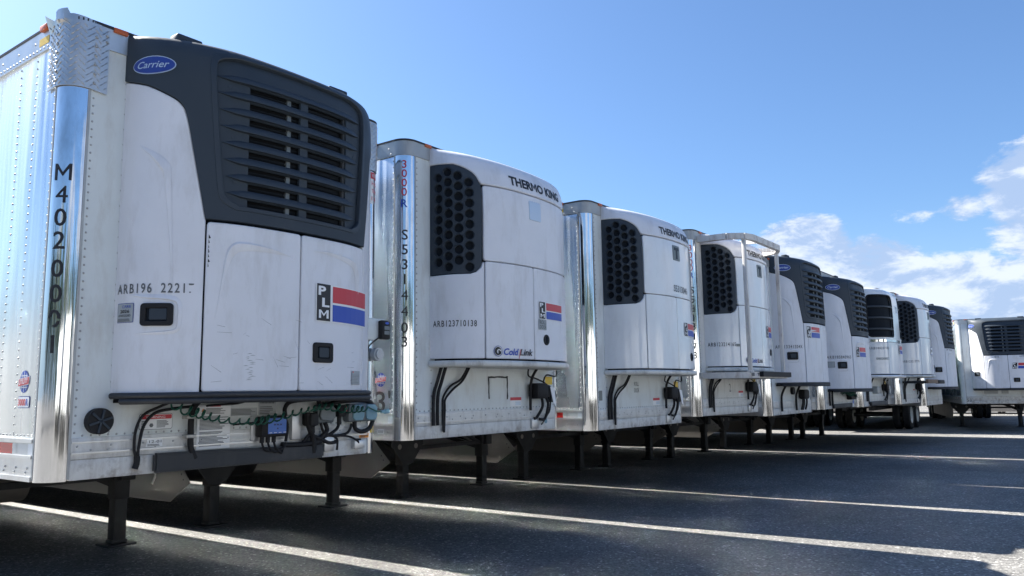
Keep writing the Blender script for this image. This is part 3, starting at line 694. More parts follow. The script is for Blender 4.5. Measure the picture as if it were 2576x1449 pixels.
    ly = 3.48
    leg(root, TW/2-.93, ly, zb, wide=True); leg(root, TW/2+.93, ly, zb, crank=near > 1)
    bm = bmesh.new(); add_beam(bm, (TW/2-.9, ly, .70), (TW/2+.9, ly, .70), .06, .06)
    for s in (-1, 1):
        add_beam(bm, (TW/2+s*.90, ly+.05, .62), (TW/2+s*.45, ly+1.3, zb-.02), .09, .06); add_beam(bm, (TW/2+s*.88, ly-.02, .68), (TW/2+s*.1, ly-.02, zb-.02), .045, .045)
        add_beam(bm, (TW/2+s*.90, ly+.03, .60), (TW/2+s*.92, ly+1.1, zb-.02), .05, .05)
    from_bm('leg_bracing', bm, 'frame_black', root)
    for s in (0,):
        xx = .045 if not s else TW-.06; bm = bmesh.new()
        add_prism(bm, [(3.98, zb-.0), (3.42, .53), (3.82, .29), (11.2, .29), (11.2, zb-.0)], lambda u, v, k: Vector((xx+k, u, v)), 0, .012)
        sk = from_bm('side_skirt', bm, 'skirt', root)
        rivets('bolts', [((xx-.001, 4.1+.5*i, zb-.06), (-1, 0, 0)) for i in range(12)]+[((xx-.001, 3.55+.04*i, .56+.06*i), (-1, 0, 0)) for i in (0, 1)], sk, 'frame_black', .012, .004)
    if d.get('tank', 1):
        bm = bmesh.new(); add_cyl(bm, (TW/2-.85, 4.9, .68), (TW/2+.55, 4.9, .68), .29, 24); from_bm('fuel_tank', bm, 'skirt' if near > 1 else 'frame_black', root)
    for yy in (12.4, 13.65):
        bm = bmesh.new(); add_cyl(bm, (.3, yy, .51), (TW-.3, yy, .51), .07, 12); from_bm('axle', bm, 'frame_black', root)
        wheel(root, .17, yy, .507, -1, near < 0 or 1); wheel(root, TW-.17, yy, .507, 1)
    bm = bmesh.new(); add_box(bm, .75, .9, 11.3, 14.6, .6, zb, .01); add_box(bm, TW-.9, TW-.75, 11.3, 14.6, .6, zb, .01); from_bm('bogie_rail', bm, 'frame_black', root)
    # mud guards, rear bumper
    bm = bmesh.new(); add_box(bm, .1, TW-.1, TL-.05, TL+.03, .45, .56, .01); from_bm('rear_bumper', bm, 'frame_black', root)
    # marker lights
    for fy, px in d.get('markers', ((.32, None),)):
        bm = bmesh.new(); add_box(bm, -.035, -.012, fy, fy+.10, zt-.02, zt+.018, .006); from_bm('marker_light', bm, 'amber', root)
        decal('reflector_patch', ls, [(-fy-.14, ZT-.105), (-fy+.0, ZT-.105), (-fy+.0, ZT-.055), (-fy-.14, ZT-.055)], 'yellow_ink', root, off=.014)
    bm = bmesh.new(); add_box(bm, PR+.13, PR+.22, -.026, -.010, zt-.022, zt+.010, .004); from_bm('marker_light', bm, 'amber', root)
    # rivets
    if near:
        R = []; st = .05 if near > 1 else .06; n = int((ZR-ZS)/st)
        rows = (.155, .43, .67, 1.06, 1.34, 1.73, 1.95, 2.35, 2.6, 3.0, 3.3) if near > 1 else (.15, .50, .74, 1.2, 1.6)
        for q in range(n):
            zz = zs+.03+q*st
            for r_ in rows: R.append(((0, r_, zz), (-1, 0, 0)))
            R.append(((PR+.035, 0, zz), (0, -1, 0))); R.append(((TW-PR-.035, 0, zz), (0, -1, 0)))
            if q % 2 == 0: R.append(((.36, 0, zz), (0, -1, 0)))
        for q in range(int(2.2/st)):
            R.append(((PR+.08+q*st*1.02, -.0, zs+.012), (0, -1, 0)))
        for q in range(60):
            R.append(((-.0, PR+.05+q*.05, zs+.018), (-1, 0, 0))); R.append(((-.012, PR+.05+q*.05, zr+.02), (-1, 0, 0)))
            if q % 5 == 0: R.append(((-.012, PR+.08+q*.05, zr+.075), (-1, 0, 0)))
            if q % 2 == 0 and q < 22: R.append(((PR+.05+q*.10, -.010, zb+.195), (0, -1, 0)))
            if q % 3 == 0: R.append(((-.005, PR+.08+q*.05, zb+.075), (-1, 0, 0))); R.append(((-.005, PR+.10+q*.05, zb+.05), (-1, 0, 0)))
        for q in (1, 2, 5, 7, 8, 12, 13, 17, 20, 21): R.append(((PR+.03+q*.1, -.010, zb+.17), (0, -1, 0)))
        rivets('rivets', R, root, 'rail_grey', .0075 if near > 1 else .009, .0045)
    # cooling unit
    d['z'] = z
    kind = d['unit']
    if kind == 'carrier': unit, UF = carrier_unit(root, d)
    elif kind == 'king': unit, UF = king_unit(root, d)
    elif kind == 'slim': unit, UF = slim_unit(root, d)
    # generic hoses under the unit
    zu = 1.70+z if kind != 'carrier' else 1.50+z
    if kind in ('king', 'slim') or d.get('far'):
        zu = zu if kind != 'carrier' else 1.64+z
        for xx in (.36, .42):
            tube('drain_hose', [(xx+.07, -.08, zu+.05), (xx+.03, -.05, zu-.12), (xx, -.03, zu-.26), (xx, -.03, zb+.12)], .017, 'rubber', root, smooth=4)
        tube('cable', [(.80, -.10, zu+.05), (.74, -.05, zu-.09), (.60, -.03, zu-.16), (.50, -.03, zu-.26), (.49, -.03, zb+.28), (.50, -.03, zb+.06)], .011, 'rubber', root, smooth=5)
        tube('cable', [(.83, -.10, zu+.05), (.77, -.05, zu-.10), (.64, -.03, zu-.19), (.53, -.03, zu-.28), (.52, -.03, zb+.28), (.51, -.03, zb+.05)], .011, 'rubber', root, smooth=5)
        bm = bmesh.new(); add_box(bm, 1.94, 2.16, -.14, -.0, zu-.30, zu-.13, .03); add_box(bm, 2.14, 2.26, -.11, 0, zu-.28, zu-.15, .025); from_bm('air_coupling', bm, 'rubber', root); cyl('wall_vent', (2.37, -.05, zu-.27), (2.37, .0, zu-.27), .075, 'rubber', root)
        for i, pts in enumerate(([(1.80, -.12, zu+.05), (1.86, -.07, zu-.05), (2.02, -.06, zu-.08), (2.20, -.07, zu-.14), (2.24, -.10, zu-.24)], [(1.97, -.12, zu+.04), (1.93, -.06, zu-.10), (1.92, -.05, zu-.34), (1.92, -.05, zb+.22)],
                                 [(2.05, -.10, zu-.25), (2.11, -.08, zu-.38), (2.04, -.05, zu-.50), (2.0, -.04, zb+.13)], [(2.12, -.10, zu-.26), (2.22, -.08, zu-.36), (2.20, -.05, zu-.52), (2.10, -.04, zb+.12)], [(2.28, -.08, zu-.25), (2.30, -.05, zu-.42), (2.26, -.04, zb+.16), (2.14, -.04, zb+.06)],
                                 [(2.10, -.10, zu-.12), (2.2, -.08, zu-.04), (2.42, -.06, zu-.05), (2.44, -.05, zu+.05)])):
            tube('air_hose', pts, .016 if i in (1, 2, 3) else .009, 'rubber', root, smooth=5)
        box('cable_guard', (1.97, 2.10, -.035, 0, zb+.02, zb+.13), 'aluminium', root, .004)
        bm = bmesh.new(); t = d.get('tag', 0)
        add_prism(bm, [(2.20, zu-.17), (2.29, zu-.18), (2.32, zu-.40), (2.26, zu-.34)], lambda u, v, k: Vector((u, -.125+k, v)), 0, .002); from_bm('paper_tag', bm, 'white_ink', root)
        if near or d.get('labels', 1):
            decals('warning_placard', fr, [([(1.61, 1.325), (1.81, 1.325), (1.81, 1.42), (1.61, 1.42)], 'white_ink', .003), ([(1.61, 1.388), (1.81, 1.388), (1.81, 1.42), (1.61, 1.42)], 'red_ink', .005), ([(1.70, 1.335), (1.80, 1.335), (1.80, 1.375), (1.70, 1.375)], 'pale_ink', .005)], root)
            decals('yellow_placard', fr, [([(2.285, 1.555), (2.43, 1.555), (2.43, 1.645), (2.285, 1.645)], 'yellow_ink', .003)], root)
    return root, unit, UF, dict(fr=fr, ls=ls, pm=pm, rs=rs, prm=prm, zb=zb, zs=zs, zr=zr, zt=zt, z=z)
def post_text(pm, chars, zs, m, parent, h=.10, u=-.045, w=.075, cuts={}):
    for i, (c, zc) in enumerate(zip(chars, zs)):
        if c != ' ': text('post_lettering', pm, c, u+w/2, zc-h/2, h, m if isinstance(m, str) else m[i], parent, off=.007, center=True, bold=.0 if c == '4' else .012, su=.02, cut=cuts.get(i))

def lines(u0, u1, v0, v1, n, seed=1, gap=.45, m='grey_ink', off=.005, frac=(.6, 1)):
    rr = random.Random(seed); out = []; st = (v1-v0)/n
    for i in range(n):
        w = (u1-u0)*rr.uniform(*frac); out.append(([(u0, v1-(i+1)*st), (u0+w, v1-(i+1)*st), (u0+w, v1-(i+1)*st+st*(1-gap)), (u0, v1-(i+1)*st+st*(1-gap))], m, off))
    return out
# ---- trailer nearest the camera
r0, u0, F0, g = trailer('refrigerated_trailer', 2.05, 4.90, 0.3, -.023, 'nearest trailer, with bent diamond plate on its top corner and green coiled hose', dict(unit='carrier', near=2, serial='ARB196  22217', scut=lambda a, b: a > .955 and (b < .8 and b > .12), sw=.50, logo=(.135, 2.045, .565, .255, -.02), wall='wall_white', rail='aluminium', markers=((.255, None),)))
post_text(g['pm'], 'M4020001', (2.89, 2.75, 2.61, 2.47, 2.30, 2.15, 2.00, 1.85), 'black_ink', r0, .105, -.052, .08, {6: lambda a, b: (a < .45 and b < .55) or (a > .6 and .35 < b < .5)})
def plate_strokes(F, u0, u1, v0, v1, parent, keep=lambda u, v: True, st=.042):
    """raised dashes of tread plate, alternating directions"""
    V = []; Fc = []; j = 0; v = v0+st*.5
    while v < v1:
        i = 0; u = u0+st*.5+(st*.5 if j % 2 else 0)
        while u < u1:
            if keep(u, v):
                a = radians(42 if (i+j) % 2 else -48); L, w = .017, .0045; ca, sa = cos(a), sin(a); n = len(V)
                for q, r, o in ((-L, 0, 0), (0, -w, 0), (L, 0, 0), (0, w, 0), (0, 0, .0042)): V.append(tuple(F(u+q*ca-r*sa, v+q*sa+r*ca, .006+o)))
                Fc += [(n, n+1, n+4), (n+1, n+2, n+4), (n+2, n+3, n+4), (n+3, n, n+4)]
            u += st; i += 1
        v += st*.5; j += 1
    me = bpy.data.meshes.new('tread_pattern'); me.from_pydata(V, [], Fc); me.update()
    return link('tread_pattern', me, parent, 'tread_plate', kind='stuff')
def plate_map(u, v, off=0):   # u runs from the side face round the corner to the front face
    z = v+g['z']; a = PR*pi/4
    if u < -a: return Vector((-.012-off, PR-(u+a), z))
    if u > a: return Vector((PR+(u-a), -.012-off, z))
    t = radians(45)+u/PR; r = PR+.012+off; return Vector((PR-r*cos(t), PR-r*sin(t), z))
pp = [(-.205, 3.425), (-.10, 3.435), (.10, 3.43), (.205, 3.42), (.206, 3.84), (.10, 3.875), (.0, 3.895), (-.02, 3.895), (-.022, 3.925), (-.09, 3.925), (-.13, 3.86), (-.21, 3.91), (-.212, 3.80)]
def bent(u, v, off=0):
    p = plate_map(u, v, off)
    if v > 3.80 and u < -.09: p.x -= (v-3.80)*.35*min(1, (-.09-u)/.08); 
    if v > 3.84 and -.11 < u < -.02: p.x -= .015
    return p
pl = patch('corner_plate', bent, pp, 'tread_plate', r0, off=.004, thick=.006, rim=.0, drop=.001, su=.02, sv=.04)
plate_strokes(bent, -.21, .21, 3.43, 3.87, pl, lambda u, v: v < 3.84 or -.1 < u < 0)
rivets('rivets', [(bent(u, v, .006), (bent(u, v, .05)-bent(u, v, .0)).normalized()) for u in (-.10, .125) for v in (3.47, 3.53, 3.59, 3.65, 3.71, 3.77)]+[(bent(.19, v, .006), (0, -1, 0)) for v in (3.76, 3.80)], pl, 'steel', .011, .007)
def plate_map2(u, v, off=0): p = plate_map(u, v, off); p.x = TW-p.x; return p
pl2 = patch('corner_plate', plate_map2, [(-.205, 3.43), (.205, 3.43), (.205, 3.85), (-.205, 3.87)], 'tread_plate', r0, off=.004, thick=.006, rim=0, drop=.001, su=.02, sv=0)
plate_strokes(plate_map2, -.2, .2, 3.44, 3.84, pl2)
# stickers on the left wall
globe(g['ls'], r0, -.318, 1.635, .062)
decals('model_sticker', g['ls'], [(rrect(-.385, -.225, 1.478, 1.548, .012, 2), 'navy_ink', .004), (rrect(-.381, -.229, 1.482, 1.544, .010, 2), 'white_ink', .0055)], r0)
text('lettering', g['ls'], '3000', -.376, 1.494, .038, 'red_ink', r0, off=.007, width=.10, bold=.04); text('lettering', g['ls'], 'R', -.27, 1.494, .038, 'blue_ink', r0, off=.007, width=.03, bold=.04)
Fz = lambda u, v, off=0: F0(u, v, off)
decals('permit_sticker', F0, [(rrect(-1.216, -1.081, 1.985, 2.105, .006, 2), 'navy_ink', .003), (rrect(-1.213, -1.084, 1.988, 2.102, .005, 2), 'lens_grey', .0045)]+lines(-1.205, -1.095, 1.993, 2.012, 3, 5, off=.006), u0)
text('lettering', F0, 'CARB', -1.17, 2.075, .018, 'blue_ink', u0, off=.006, width=.07); text('lettering', F0, '2026', -1.185, 2.045, .019, 'black_ink', u0, off=.006, width=.075, bold=.03); text('lettering', F0, '#10002520D', -1.20, 2.022, .014, 'black_ink', u0, off=.006, width=.10)
decals('service_sticker', F0, [([(.50, 1.60), (.615, 1.60), (.615, 1.70), (.50, 1.70)], 'lens_grey', .010), ([(.505, 1.688), (.525, 1.688), (.525, 1.695), (.505, 1.695)], 'red_ink', .012)]+lines(.505, .61, 1.605, 1.68, 7, 6, gap=.8, off=.012), u0)
rr = random.Random(12)
sc = []
for q in range(26):
    a, b = rr.uniform(-.62, .6), rr.uniform(1.6, 2.05); L_ = rr.uniform(.02, .09); t = rr.uniform(-1.2, 1.2) if rr.random() < .5 else rr.uniform(-.3, .1)
    sc.append(([(a, b), (a+L_*cos(t), b+L_*sin(t)), (a+L_*cos(t)+.001, b+L_*sin(t)+.0018), (a, b+.0012)], 'junction_grey', .006))
for q in range(16):
    a, b = -.40+rr.uniform(-.02, .03), 1.63+q*.011; sc.append(([(a, b), (a+rr.uniform(.02, .05), b+.002), (a+.02, b+.006)], 'lens_grey', .0065))
for q in range(7):
    b = 2.33+q*.03; sc.append(([(-.652, b), (-.652+rr.uniform(.004, .016), b+.005), (-.652, b+rr.uniform(.02, .034))], 'black_ink', .0065))
decals('scratches', F0, sc, u0, su=0)['kind'] = 'stuff'
# sensor and beacon on the right corner, warning sticker
prm, fr, rs = g['prm'], g['fr'], g['rs']
z0 = g['z']
bm = bmesh.new(); add_box(bm, 2.44, 2.64, -.030, -.006, 1.98+z0, 2.16+z0, .004); from_bm('controller_bracket', bm, 'wall_white', r0)
bm = bmesh.new(); add_box(bm, 2.55, 2.65, -.085, -.03, 1.985+z0, 2.145+z0, .014); cb = from_bm('temperature_display', bm, 'rubber', r0)
fb = lambda u, v, off=0: Vector((u, -.085-off, v+z0))
decals('display_face', fb, [(rrect(2.575, 2.635, 2.065, 2.095, .004, 2), 'junction_grey', .002), (rrect(2.575, 2.635, 2.025, 2.055, .004, 2), 'junction_grey', .002), (circle(2.605, 2.12, .022, 14, .010), 'blue_ink', .002)], cb)
bm = bmesh.new(); add_cyl(bm, (2.545, -.008, 1.86+z0), (2.545, -.055, 1.86+z0), .055, 20); add_cyl(bm, (2.545, -.055, 1.86+z0), (2.545, -.068, 1.86+z0), .040, 20); from_bm('beacon', bm, 'lens_grey', r0)
tube('cable', [(2.56, -.04, 2.0+z0), (2.50, -.03, 1.96+z0), (2.455, -.02, 1.9+z0), (2.45, -.02, 1.7+z0), (2.45, -.02, 1.56+z0), (2.40, -.03, 1.53+z0)], .006, 'rubber', r0)
text('fleet_lettering', fr, 'ARB', 2.29, 2.12, .05, 'grey_ink', r0, width=.14)
decals('height_sticker', prm, [([(-.10, 3.14), (.06, 3.14), (.06, 3.42), (-.10, 3.42)], 'white_ink', .006), ([(-.095, 3.36), (.055, 3.36), (.055, 3.415), (-.095, 3.415)], 'red_ink', .008)], r0)
for s, v, m in (('WARNING', 3.37, 'white_ink'), ('HIGH', 3.30, 'red_ink'), ('TRAILER', 3.235, 'red_ink'), ("13'6\"", 3.17, 'red_ink')): text('lettering', prm, s, -.085, v, .035, m, r0, off=.010, width=.13, su=.02)
# vent in the front wall
vt = cyl('drain_vent', (.286, -.001, 1.394+z0), (.286, -.05, 1.394+z0), .078, 'rubber', r0, 26)
bm = bmesh.new()
for k in range(6):
    a = k*pi/3+.3; add_beam(bm, (.286, -.055, 1.394+z0), (.286+.07*cos(a), -.055, 1.394+z0+.07*sin(a)), .010, .012)
from_bm('vent_spokes', bm, 'dark_plastic', vt)
# placards
decals('warning_placard', fr, [(rrect(.545, .768, 1.328, 1.428, .012, 3), 'grey_ink', .003), (rrect(.548, .765, 1.331, 1.425, .011, 3), 'white_ink', .0045), (rrect(.552, .761, 1.394, 1.421, .006, 2), 'red_ink', .006), (circle(.625, 1.355, .014, 6), 'grey_ink', .006)]+lines(.66, .755, 1.34, 1.388, 7, 3, off=.006)+lines(.56, .60, 1.34, 1.388, 5, 4, off=.006), r0)
text('lettering', fr, 'WARNING', .585, 1.40, .014, 'white_ink', r0, off=.008, width=.13)
decals('yard_sticker', fr, [([(.59, 1.222), (.70, 1.222), (.70, 1.27), (.60, 1.272)], 'white_ink', .012)], r0); text('lettering', fr, '12-01', .612, 1.245, .017, 'black_ink', r0, off=.014, width=.08); decals('yard_print', fr, lines(.60, .69, 1.226, 1.240, 2, 5, off=.014), r0)
decals('instruction_placard', fr, [([(.938, 1.182), (1.188, 1.182), (1.188, 1.474), (.938, 1.474)], 'white_ink', .013), ([(1.03, 1.462), (1.11, 1.462), (1.11, 1.470), (1.03, 1.470)], 'red_ink', .015), ([(.965, 1.43), (.99, 1.43), (.9775, 1.452)], 'orange_ink', .015)]+lines(1.0, 1.17, 1.415, 1.455, 5, 7, off=.015)+lines(.955, 1.175, 1.31, 1.405, 11, 8, off=.015)+lines(.955, 1.175, 1.20, 1.30, 12, 9, off=.015), r0)
decals('data_plate', fr, [([(1.195, 1.395), (1.41, 1.395), (1.41, 1.448), (1.195, 1.448)], 'lens_grey', .004)]+lines(1.20, 1.40, 1.40, 1.443, 5, 11, off=.006), r0)
decals('data_plate', fr, [([(1.42, 1.395), (1.57, 1.395), (1.57, 1.50), (1.42, 1.50)], 'lens_grey', .004)]+lines(1.43, 1.56, 1.40, 1.46, 5, 12, off=.006)+[([(1.435+.012*i, 1.475), (1.441+.012*i, 1.475), (1.441+.012*i, 1.495), (1.435+.012*i, 1.495)], 'black_ink', .006) for i in range(10)], r0)
decals('orange_sticker', fr, [([(2.375, 1.182), (2.475, 1.182), (2.475, 1.218), (2.375, 1.218)], 'orange_ink', .013)]+lines(2.385, 2.465, 1.186, 1.214, 3, 2, m='black_ink', off=.0145), r0)
decals('yellow_sticker', prm, [([(-.07, 1.217), (.02, 1.217), (.02, 1.30), (-.07, 1.30)], 'yellow_ink', .007)], r0)
# rubber strip along the sill
bm = bmesh.new(); add_prism(bm, [(.63, 1.06), (.63, 1.182), (1.98, 1.182-.022), (1.98, 1.06)], lambda u, v, k: Vector((u, -.018-k, v+z0)), 0, .045)
bmesh.ops.bevel(bm, geom=bm.edges[:], offset=.012, segments=2, affect='EDGES'); from_bm('sill_bumper', bm, 'bumper_grey', r0)
# control box with blue label
bm = bmesh.new(); add_box(bm, 1.355, 1.63, -.02, -.002, 1.215+z0, 1.39+z0, .004); from_bm('box_bracket', bm, 'aluminium', r0)
bm = bmesh.new(); add_box(bm, 1.385, 1.60, -.10, -.02, 1.24+z0, 1.385+z0, .012); cbx = from_bm('control_box', bm, 'rubber', r0)
fc = lambda u, v, off=0: Vector((u, -.10-off, v+z0))
decals('control_label', fc, [([(1.435, 1.262), (1.59, 1.262), (1.59, 1.372), (1.435, 1.372)], 'panel_blue', .002)]+[(circle(1.49+.026*i, 1.325, .006, 8), 'black_ink', .004) for i in range(3)]+[(circle(1.515, 1.298, .006, 8), 'black_ink', .004)]+[([(1.445+.04*i, 1.267), (1.468+.04*i, 1.267), (1.468+.04*i, 1.271), (1.445+.04*i, 1.271)], 'white_ink', .004) for i in range(4)], cbx)
for i in range(3):
    xx = 1.415+.05*i; cyl('cable_gland', (xx, -.06, 1.24+z0), (xx, -.06, 1.20+z0), .016, 'rubber', cbx, 10)
    tube('cable', [(xx, -.06, 1.21+z0), (xx+.01, -.07, 1.165+z0), (xx+.06, -.07, 1.14+z0-.01*i), (1.60, -.06, 1.155+z0), (1.63, -.05, 1.19+z0)], .008, 'rubber', r0)
box('cable_channel', (1.685, 1.765, -.045, 0, 1.205+z0, 1.392+z0), 'aluminium', r0, .004)
tube('cable_loom', [(1.60, -.04, 1.175+z0), (1.75, -.05, 1.168+z0), (1.95, -.05, 1.178+z0)], .020, 'rubber', r0)
# junction boxes
bm = bmesh.new(); add_box(bm, 1.90, 2.07, -.07, -.002, 1.315+z0, 1.455+z0, .02); jb = from_bm('socket_box', bm, 'junction_grey', r0)
patch('socket_lid', lambda u, v, off=0: Vector((u, -.07-off, v+z0)), [(1.935, 1.345), (2.02, 1.335), (2.06, 1.36), (2.06, 1.42), (2.03, 1.445), (1.945, 1.445), (1.925, 1.415), (1.92, 1.37)], 'junction_grey', jb, off=.018, thick=.018, rim=.006, drop=.006, su=0, sv=0)
bm = bmesh.new(); add_box(bm, 2.20, 2.50, -.08, -.002, 1.315+z0, 1.458+z0, .02); jb = from_bm('light_socket_box', bm, 'junction_grey', r0)
fj = lambda u, v, off=0: Vector((u, -.08-off, v+z0))
for a in (2.30, 2.44): patch('socket_lid', fj, [(a-.055, 1.345), (a-.035, 1.33), (a+.04, 1.33), (a+.055, 1.36), (a+.055, 1.42), (a+.035, 1.445), (a-.045, 1.445), (a-.055, 1.42)], 'junction_blue', jb, off=.012, thick=.014, rim=.005, drop=.005, su=0, sv=0)
bm = bmesh.new(); add_box(bm, 2.085, 2.155, -.10, -.002, 1.36+z0, 1.45+z0, .015); add_cyl(bm, (2.12, -.06, 1.36+z0), (2.12, -.06, 1.30+z0), .018, 10); from_bm('brake_coupling', bm, 'rubber', r0)
box('red_tab', (2.15, 2.165, -.10, -.04, 1.40+z0, 1.445+z0), 'red_ink', r0, .002)
bm = bmesh.new(); add_box(bm, 1.80, 1.88, -.12, -.002, 1.30+z0, 1.40+z0, .02); add_cyl(bm, (1.84, -.08, 1.30+z0), (1.85, -.07, 1.25+z0), .022, 10); from_bm('brake_coupling', bm, 'frame_black', r0)
for a in (1.84, 2.28): pass
for i, (pts, r) in enumerate((
    ([(.70, -.10, 1.50), (.64, -.06, 1.47), (.55, -.04, 1.42), (.51, -.035, 1.33), (.505, -.035, 1.22), (.52, -.035, 1.16)], .009),
    ([(.86, -.10, 1.47), (.72, -.06, 1.455), (.62, -.045, 1.43), (.555, -.04, 1.35), (.53, -.04, 1.22), (.53, -.035, 1.16)], .010),
    ([(.525, -.035, 1.17), (.525, -.035, 1.13), (.515, -.035, 1.095)], .019),
    ([(.90, -.10, 1.51), (.885, -.05, 1.46), (.875, -.045, 1.40), (.875, -.045, 1.28), (.88, -.045, 1.20), (.91, -.05, 1.13)], .020),
    ([(.95, -.10, 1.47), (1.05, -.06, 1.475), (1.2, -.05, 1.48), (1.3, -.06, 1.50)], .008),
    ([(1.20, -.03, 1.335), (1.30, -.03, 1.34), (1.38, -.04, 1.345)], .006),
    ([(1.62, -.05, 1.38), (1.615, -.05, 1.44), (1.66, -.06, 1.485), (1.80, -.10, 1.50)], .016),
    ([(1.62, -.05, 1.37), (1.64, -.05, 1.30), (1.62, -.06, 1.20)], .012),
    ([(1.85, -.14, 1.50), (1.90, -.10, 1.46), (1.99, -.09, 1.455), (2.10, -.07, 1.475), (2.26, -.06, 1.485), (2.42, -.06, 1.475), (2.48, -.05, 1.44), (2.49, -.05, 1.40)], .019),
    ([(1.84, -.08, 1.27), (1.86, -.07, 1.23), (1.94, -.06, 1.20), (2.03, -.05, 1.165), (2.10, -.05, 1.17)], .015),
    ([(1.80, -.08, 1.40), (1.82, -.07, 1.30), (1.87, -.06, 1.20), (1.88, -.05, 1.10)], .022),
    ([(1.98, -.06, 1.32), (2.0, -.06, 1.26), (1.94, -.06, 1.21), (1.90, -.05, 1.18), (1.89, -.05, 1.12)], .018),
    ([(1.94, -.06, 1.32), (1.97, -.06, 1.25), (2.05, -.06, 1.22), (2.12, -.05, 1.215), (2.22, -.05, 1.235), (2.26, -.05, 1.30)], .011),
    ([(2.12, -.06, 1.31), (2.10, -.06, 1.27), (2.04, -.06, 1.235), (1.97, -.06, 1.21)], .012),
    ([(2.03, -.05, 1.22), (2.14, -.05, 1.215), (2.24, -.05, 1.20), (2.32, -.05, 1.165), (2.34, -.04, 1.14)], .009),
    ([(2.06, -.05, 1.215), (2.11, -.05, 1.19), (2.115, -.05, 1.14), (2.11, -.05, 1.105)], .009),
    ([(2.28, -.06, 1.32), (2.29, -.06, 1.26), (2.36, -.06, 1.235), (2.45, -.05, 1.26), (2.485, -.05, 1.32)], .018),
    ([(1.86, -.06, 1.26), (1.80, -.05, 1.20), (1.78, -.05, 1.175)], .013))):
    tube('air_hose' if r > .014 else 'cable', [(a, b, c+z0) for a, b, c in pts], r, 'rubber', r0)
for a, b in ((.865, 1.40), (.865, 1.275)): box('hose_clamp', (a-.03, a+.035, -.068, -.002, b-.012+z0, b+.012+z0), 'steel', r0, .003)
box('dock_bracket', (1.985, 2.08, -.055, 0, 1.10+z0, 1.212+z0), 'aluminium', r0, .004); box('dock_bracket', (2.295, 2.40, -.05, 0, 1.10+z0, 1.167+z0), 'aluminium', r0, .004)
cyl('rubber_plug', (2.35, -.03, 1.167+z0), (2.35, -.03, 1.18+z0), .022, 'rubber', r0)
# green coiled air line
path = catmull([(.66, -.16, 1.50), (.74, -.16, 1.455), (.86, -.15, 1.425), (1.0, -.15, 1.385), (1.14, -.15, 1.362), (1.30, -.15, 1.358), (1.45, -.15, 1.375), (1.60, -.15, 1.40), (1.74, -.15, 1.425), (1.88, -.16, 1.445), (2.0, -.15, 1.435), (2.12, -.14, 1.42), (2.26, -.13, 1.415), (2.36, -.13, 1.415)], 20)
Lp = arclen(path); hel = []; tot = Lp[-1]; turns = 27
for i in range(turns*12):
    t = i/(turns*12); f = t+.012*sin(t*23); p = Vector(lerp_at(path, Lp, f*tot)); a = 2*pi*turns*t; rr = .024*(1+.25*sin(t*17))
    hel.append(p+Vector((0.010*cos(a), rr*sin(a), rr*cos(a)))+Vector((0, 0, z0)))
hel += [Vector((2.42, -.13, 1.405+z0)), Vector((2.47, -.12, 1.392+z0)), Vector((2.53, -.11, 1.387+z0))]
bm = bmesh.new(); add_tube(bm, hel, .0062, 6); coil = from_bm('coiled_air_line', bm, 'green_hose', r0, 60)
bm = bmesh.new(); add_tube(bm, [(2.52, -.11, 1.387+z0), (2.56, -.11, 1.387+z0)], .013, 10); add_tube(bm, [(2.56, -.11, 1.387+z0), (2.60, -.11, 1.392+z0)], .020, 10); from_bm('hose_coupler', bm, 'junction_blue', coil)

# ---- second trailer
def posts3000(g, r, z3, m=None):
    post_text(g['pm'], '3000R', z3, ['red_ink']*4+['blue_ink'], r, .075, -.035, .058)
r1, u1, F1, g = trailer('refrigerated_trailer', 5.165, 5.128, .9, .033, 'second trailer from the left, with a torn taped square on its lower front wall', dict(unit='king', near=1, serial='ARB123710138', logo=(.035, 2.215, .50, .17), badge='ghost', coldlink=(-.58, 1.865, 1.0), latch=(.165, 2.0), side='side_white', rail='rail_grey', markers=((.36, None),)))
post_text(g['pm'], '3000R', (3.63, 3.54, 3.45, 3.36, 3.25), ['red_ink']*4+['blue_ink'], r1, .075, -.040, .066)
post_text(g['pm'], 'S5314403', (2.95, 2.81, 2.67, 2.53, 2.38, 2.23, 2.08, 1.95), 'black_ink', r1, .095, -.035, .070)
globe(g['ls'], r1, -.298, 1.606, .06)
text('length_lettering', g['ls'], "53'", -.53, 1.315, .185, 'black_ink', r1, width=.36, off=.004, bold=.01)
decals('barcode_sticker', g['ls'], [([(-.33, 1.11), (-.25, 1.11), (-.25, 1.155), (-.33, 1.155)], 'white_ink', .007)]+[([(-.32+.013*i, 1.118), (-.315+.013*i, 1.118), (-.315+.013*i, 1.145), (-.32+.013*i, 1.145)], 'black_ink', .009) for i in range(5)], r1)
patch('roll_door_sticker', F1, rrect(.02, .165, 2.10, 2.205, .006, 2), 'lens_grey', u1, off=.010, thick=.003, rim=.001, drop=.001)
text('door_lettering', F1, 'ROLL', .035, 2.158, .038, 'black_ink', u1, off=.013, width=.115); text('door_lettering', F1, 'DOOR', .035, 2.110, .038, 'black_ink', u1, off=.013, width=.115)
rr = random.Random(4)
for (a, b, c, e) in ((1.235, 1.25, 1.41, 1.64), (1.24, 1.565, 1.63, 1.645), (1.555, 1.575, 1.40, 1.645)):
    n = 7; P = []
    vert = e-c > b-a
    L1 = [(a+(b-a)*i/n, c) if not vert else (a, c+(e-c)*i/n) for i in range(n+1)]
    J = lambda: rr.uniform(0, .010)
    P = [(x-(J() if vert else 0), y-(0 if vert else J())) for x, y in L1]+[(x+(.012+J() if vert else 0), y+(0 if vert else .008+J())) for x, y in reversed(L1)]
    decal('tape_remnant', g['fr'], P, 'black_ink', r1, off=.004)
decal('wall_patch', g['fr'], [(1.27, 1.36), (1.55, 1.36), (1.55, 1.62), (1.27, 1.62)], 'wall_white', r1, off=.003)
